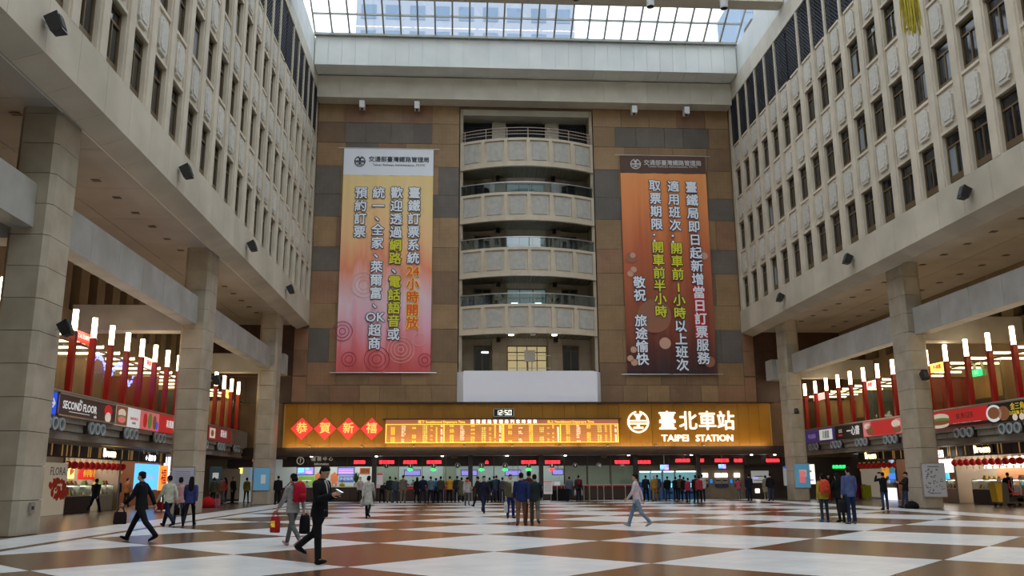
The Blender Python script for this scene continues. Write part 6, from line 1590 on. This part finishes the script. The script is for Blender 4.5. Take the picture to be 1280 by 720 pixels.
def backpack(sub, c, label, size=1.0, front=False):
    L0 = find(sub); p, a = local(L0, (0, .205 if not front else -.2, 1.0)); t = thing('backpack', label, 'backpack', p, a)
    bg_ = MB().loft([(0, 0, .0), (0, 0, .06), (0, 0, .3), (0, -.01, .42), (0, -.02, .48)], [(.12*size, .07), (.16*size, .095), (.155*size, .10), (.12*size, .08), (.04, .03)], 14).build('bag', cl(c), t, True)
    MB().loft([(0, .085, .04), (0, .10, .1), (0, .095, .2)], [(.10, .03), (.12, .045), (.10, .03)], 12).build('pocket', cl(tuple(v*.75 for v in c)), bg_, True)
    for q in (-.09, .09): MB().loft([(q, -.06, .02), (q*1.3, -.37, .16), (q*1.2, -.38, .34), (q, -.22, .46), (q, -.04, .42)], [(.02, .008)]*5, 6).build('strap', cl(tuple(v*.6 for v in c)), t)
def handbag(sub, hand, c, label, w_=.3, h_=.3, d_=.12, cat='bag', name='hand_bag', drop=.12):
    L0 = find(sub); P2 = next(q for q in PEOPLE if q[-1] == L0); J = joints(P2[4]); wv = J['arm%d' % hand][2]+J['hd%d' % hand]*.11+Vector((0, 0, J['dz']))
    p, a = local(L0, tuple(wv)); p.z -= h_+drop; p.z = max(p.z, .01); t = thing(name, label, cat, p, a)
    MB().loft([(0, 0, 0), (0, 0, .03), (0, 0, h_*.7), (0, 0, h_)], [(d_*.5, w_*.46), (d_*.55, w_*.5), (d_*.5, w_*.48), (d_*.3, w_*.42)], 12).build('bag', cl(c), t, True)
    for q in (-.02, .02): MB().loft([(q, -w_*.28, h_*.96), (q, -w_*.16, h_+drop*.8), (q, 0, h_+drop), (q, w_*.16, h_+drop*.8), (q, w_*.28, h_*.96)], [.008]*5, 6).build('handle', cl(tuple(v*.7 for v in c)), t)
    return t
backpack('grey hooded', (.45, .01, .03), 'bright red backpack on the woman in the grey hooded jacket', 1.1)
b_ = handbag('grey hooded', 1, (.42, .02, .02), 'red paper shopping bag with gold print carried by the woman in grey', .32, .36, .12, name='shopping_bag'); text('printed_logo', '福', .16, (.075, 0, .18), FACE_R, ink_y, b_, .002)
handbag('grey hooded', 0, K_, 'black bag at the hip of the woman in grey', .32, .42, .16, drop=.03)
handbag('dark suited man striding', 1, (.012, .012, .014), 'black briefcase carried by the striding man', .36, .3, .1, name='briefcase')
handbag('long black hair, blue', 1, K_, 'large black handbag of the woman with long hair', .36, .34, .14)
handbag('pale grey knee', 1, (.42, .42, .40), 'pale grey handbag of the woman in the coat', .3, .28, .1, drop=.03)
for hnd, l in ((0, 'left'), (1, 'right')): handbag('maroon backpack', hnd, WHITE_, 'white plastic bag in the %s hand of the man with the maroon backpack' % l, .34, .36, .14, name='plastic_bag', drop=.04)
backpack('maroon backpack', (.14, .015, .03), 'maroon backpack before the closed ticket windows')
backpack('yellow jacket and blue', (.60, .07, .03), 'orange red backpack on the child in the yellow jacket', 1.15)
backpack('bright blue jacket beneath', (.03, .12, .45), 'blue backpack in the queue', .9)
handbag('black shoulder bag', 1, K_, 'black shoulder bag hanging beside the tall man in blue', .42, .42, .18, drop=.04)
handbag('cream scarf', 0, WHITE_, 'white shopping bag held by the man with blue trousers', .36, .40, .12, name='shopping_bag')
handbag('cream vest', 0, K_, 'dark small bag of the man in the cream vest', .24, .24, .08)
handbag('striped blue', 1, RED_, 'red bag of the person in the striped top', .3, .34, .12)
handbag('black hair and black clothes', 1, (.5, .03, .03), 'red item held by the woman in black', .22, .26, .08, drop=.02)
L0 = find('cream scarf'); p, a = local(L0, (0, -.02, 1.40)); t = thing('scarf', 'cream scarf around the neck of the man with blue trousers', 'scarf', p, a); MB().loft([(0, .01, 0), (0, .0, .05), (0, .0, .10)], [(.13, .11), (.12, .105), (.08, .08)], 14).build('wrap', cl((.5, .46, .36)), t, True); MB().loft([(.05, -.12, .04), (.06, -.17, -.2), (.06, -.16, -.4)], [(.05, .015)]*3, 8).build('scarf_end', cl((.5, .46, .36)), t)
L0 = find('orange red collar'); p, a = local(L0, (0, .07, 1.42)); t = thing('hood_lining', 'orange red hood lying on the pale jacket', 'hood', p, a); MB().loft([(0, 0, 0), (0, .02, .05), (0, 0, .09)], [(.13, .06), (.13, .06), (.08, .04)], 12).build('lining', cl((.65, .10, .03)), t, True)
# phone in the hands of the near man
L0 = find('looking at his phone'); P2 = next(q for q in PEOPLE if q[-1] == L0); J = joints('phone')
hm = (J['arm0'][2]+J['arm1'][2])/2+(J['hd0']+J['hd1'])*.055+Vector((0, 0, J['dz']+.03)); p, a = local(L0, tuple(hm))
t = thing('phone', 'dark mobile phone in the hands of the man in the black suit', 'phone', p, a); mb = MB().box(-.038, .038, -.075, .075, -.005, .005); o_ = mb.build('case', black, t); o_.rotation_euler = (R_(25), 0, 0); o_ = MB().box(-.034, .034, -.07, .07, .005, .007).build('screen', mat('phone_screen', (.6, .7, .8), emit=.5), t); o_.rotation_euler = (R_(25), 0, 0)
L0 = find('both arms to take'); J = joints('photo'); hm = (J['arm0'][2]+J['arm1'][2])/2+(J['hd0']+J['hd1'])*.05+Vector((0, 0, J['dz']+.03)); p, a = local(L0, tuple(hm))
t = thing('camera_small', 'small camera held up by the man in the black jacket', 'camera', p, a); MB().box(-.07, .07, -.02, .03, -.04, .04).build('housing', black, t); MB().cyl((0, -.02, 0), .03, -.04, 'y', 12).build('lens', steel, t)
# luggage on the floor
def suitcase(px, y, c, label, w_=.42, h_=.62, d_=.26, rz=0, hs=True):
    x = wp(px, 620, y)[0]; t = thing('suitcase', label, 'suitcase', (x, y, 0), rz)
    pts = [(-w_/2+.04, .05), (w_/2-.04, .05), (w_/2, .10), (w_/2, h_-.05), (w_/2-.05, h_), (-w_/2+.05, h_), (-w_/2, h_-.05), (-w_/2, .10)]
    MB().prism(pts, 'y', -d_/2, d_/2).build('shell', cl(c), t)
    for u in (-.3, 0, .3): MB().box(u*w_-.012, u*w_+.012, -d_/2-.008, -d_/2, .1, h_-.06).build('rib', cl(tuple(v*.6+.01 for v in c)), t)
    for u in (-.38, .38): MB().cyl((u*w_, -d_*.3, .03), .03, d_*.6, 'y', 8).build('wheel', black, t)
    if hs:
        mb = MB()
        for u in (-.1, .1): mb.box(u-.01, u+.01, d_*.3, d_*.38, h_, h_+.3)
        mb.box(-.11, .11, d_*.3, d_*.38, h_+.28, h_+.31).build('pull_handle', steel, t)
suitcase(704, 60, K_, 'large black suitcase beside the notice poles, right one', .8, .85, .3)
suitcase(692.5, 60.6, K_, 'black suitcase beside the notice poles, left one', .5, .75, .3, hs=False)
suitcase(271.5, 52.6, (.55, .15, .2), 'pink suitcase by the woman in the olive jacket', .34, .5, .22)
suitcase(199.5, 47, (.4, .03, .03), 'red and white bag trolley on the arcade floor, left of two', .4, .45, .25)
suitcase(206, 47.5, (.22, .02, .02), 'dark red bag trolley on the arcade floor, right of two', .3, .42, .25, hs=False)
suitcase(1077.5, 61.5, (.35, .02, .14), 'magenta suitcase in the farther right shop', .6, 1.0, .3, hs=False)
suitcase(1083.5, 61, (.42, .45, .02), 'lime yellow suitcase in the farther right shop', .6, .95, .3, hs=False)
def lump(px, y, c, label, r=.3, h_=.45):
    x = wp(px, 620, y)[0]; t = thing('floor_bag', label, 'bag', (x, y, 0)); MB().loft([(0, 0, 0), (0, 0, .05), (0, 0, h_*.6), (0, 0, h_*.9), (0, 0, h_)], [(r*.85, r*.6), (r, r*.7), (r*.9, r*.6), (r*.5, r*.35), (.05, .04)], 14).build('bag', cl(c), t, True); MB().loft([(-.08, 0, h_*.95), (0, 0, h_+.08), (.08, 0, h_*.95)], [.012]*3, 6).build('handle', black, t)
lump(260.5, 52.5, (.5, .015, .02), 'round red bag on the floor by the woman in the olive jacket', .42, .62)
lump(254, 53, (.2, .2, .05), 'small olive bag left of the round red bag', .2, .4)
lump(1138.5, 41.5, K_, 'black bag on the floor at the foot of the right column', .36, .36)
# cleaning cart
x = wp(1258, 600, 43.2)[0]
t = thing('cleaning_cart', 'black cleaning cart with a yellow bin and red straps at the right edge', 'cart', (x, 43.2, 0))
ch_ = mat('cart_charcoal', (.05, .06, .065), .5); yb_ = mat('cart_yellow', (.62, .40, .01), .5)
MB().box(-.75, .85, -.3, .3, .16, .24).build('base', ch_, t)
MB().prism([(-.72, .24), (-.50, .24), (-.44, 1.15), (-.80, 1.12)], 'y', -.27, .27).build('yellow_bin', yb_, t); MB().box(-.82, -.42, -.29, .29, 1.12, 1.17).build('bin_lid', yb_, t)
MB().prism([(-.48, .24), (-.12, .24), (-.12, 1.12), (-.42, 1.2)], 'y', -.26, .26).build('side_box', ch_, t); MB().box(-.1, .6, -.25, .25, .24, .42).build('bucket', black, t); MB().box(-.02, .5, -.28, .28, .60, .66).build('red_tray', mat('cart_red', (.6, .015, .01), .5), t); MB().box(.3, .8, -.25, .25, .24, .55).build('drawer_box', black, t)
for u in (-.6, .1, .7):
    for v in (-.22, .22): MB().cyl((u, v-.025, .08), .08, .05, 'y', 12).build('wheel', black, t)
MB().loft([(-.05, -.28, 1.3), (-.1, -.29, .95), (.1, -.29, .68)], [(.02, .01), (.035, .01), (.03, .01)], 6).build('red_strap', MATS['cart_red'], t); MB().cyl((.25, 0, .5), .018, .95, n=8).build('broom_handle', steel, t); MB().box(.5, .54, -.25, .25, .24, 1.0).build('handle_frame', steel, t)
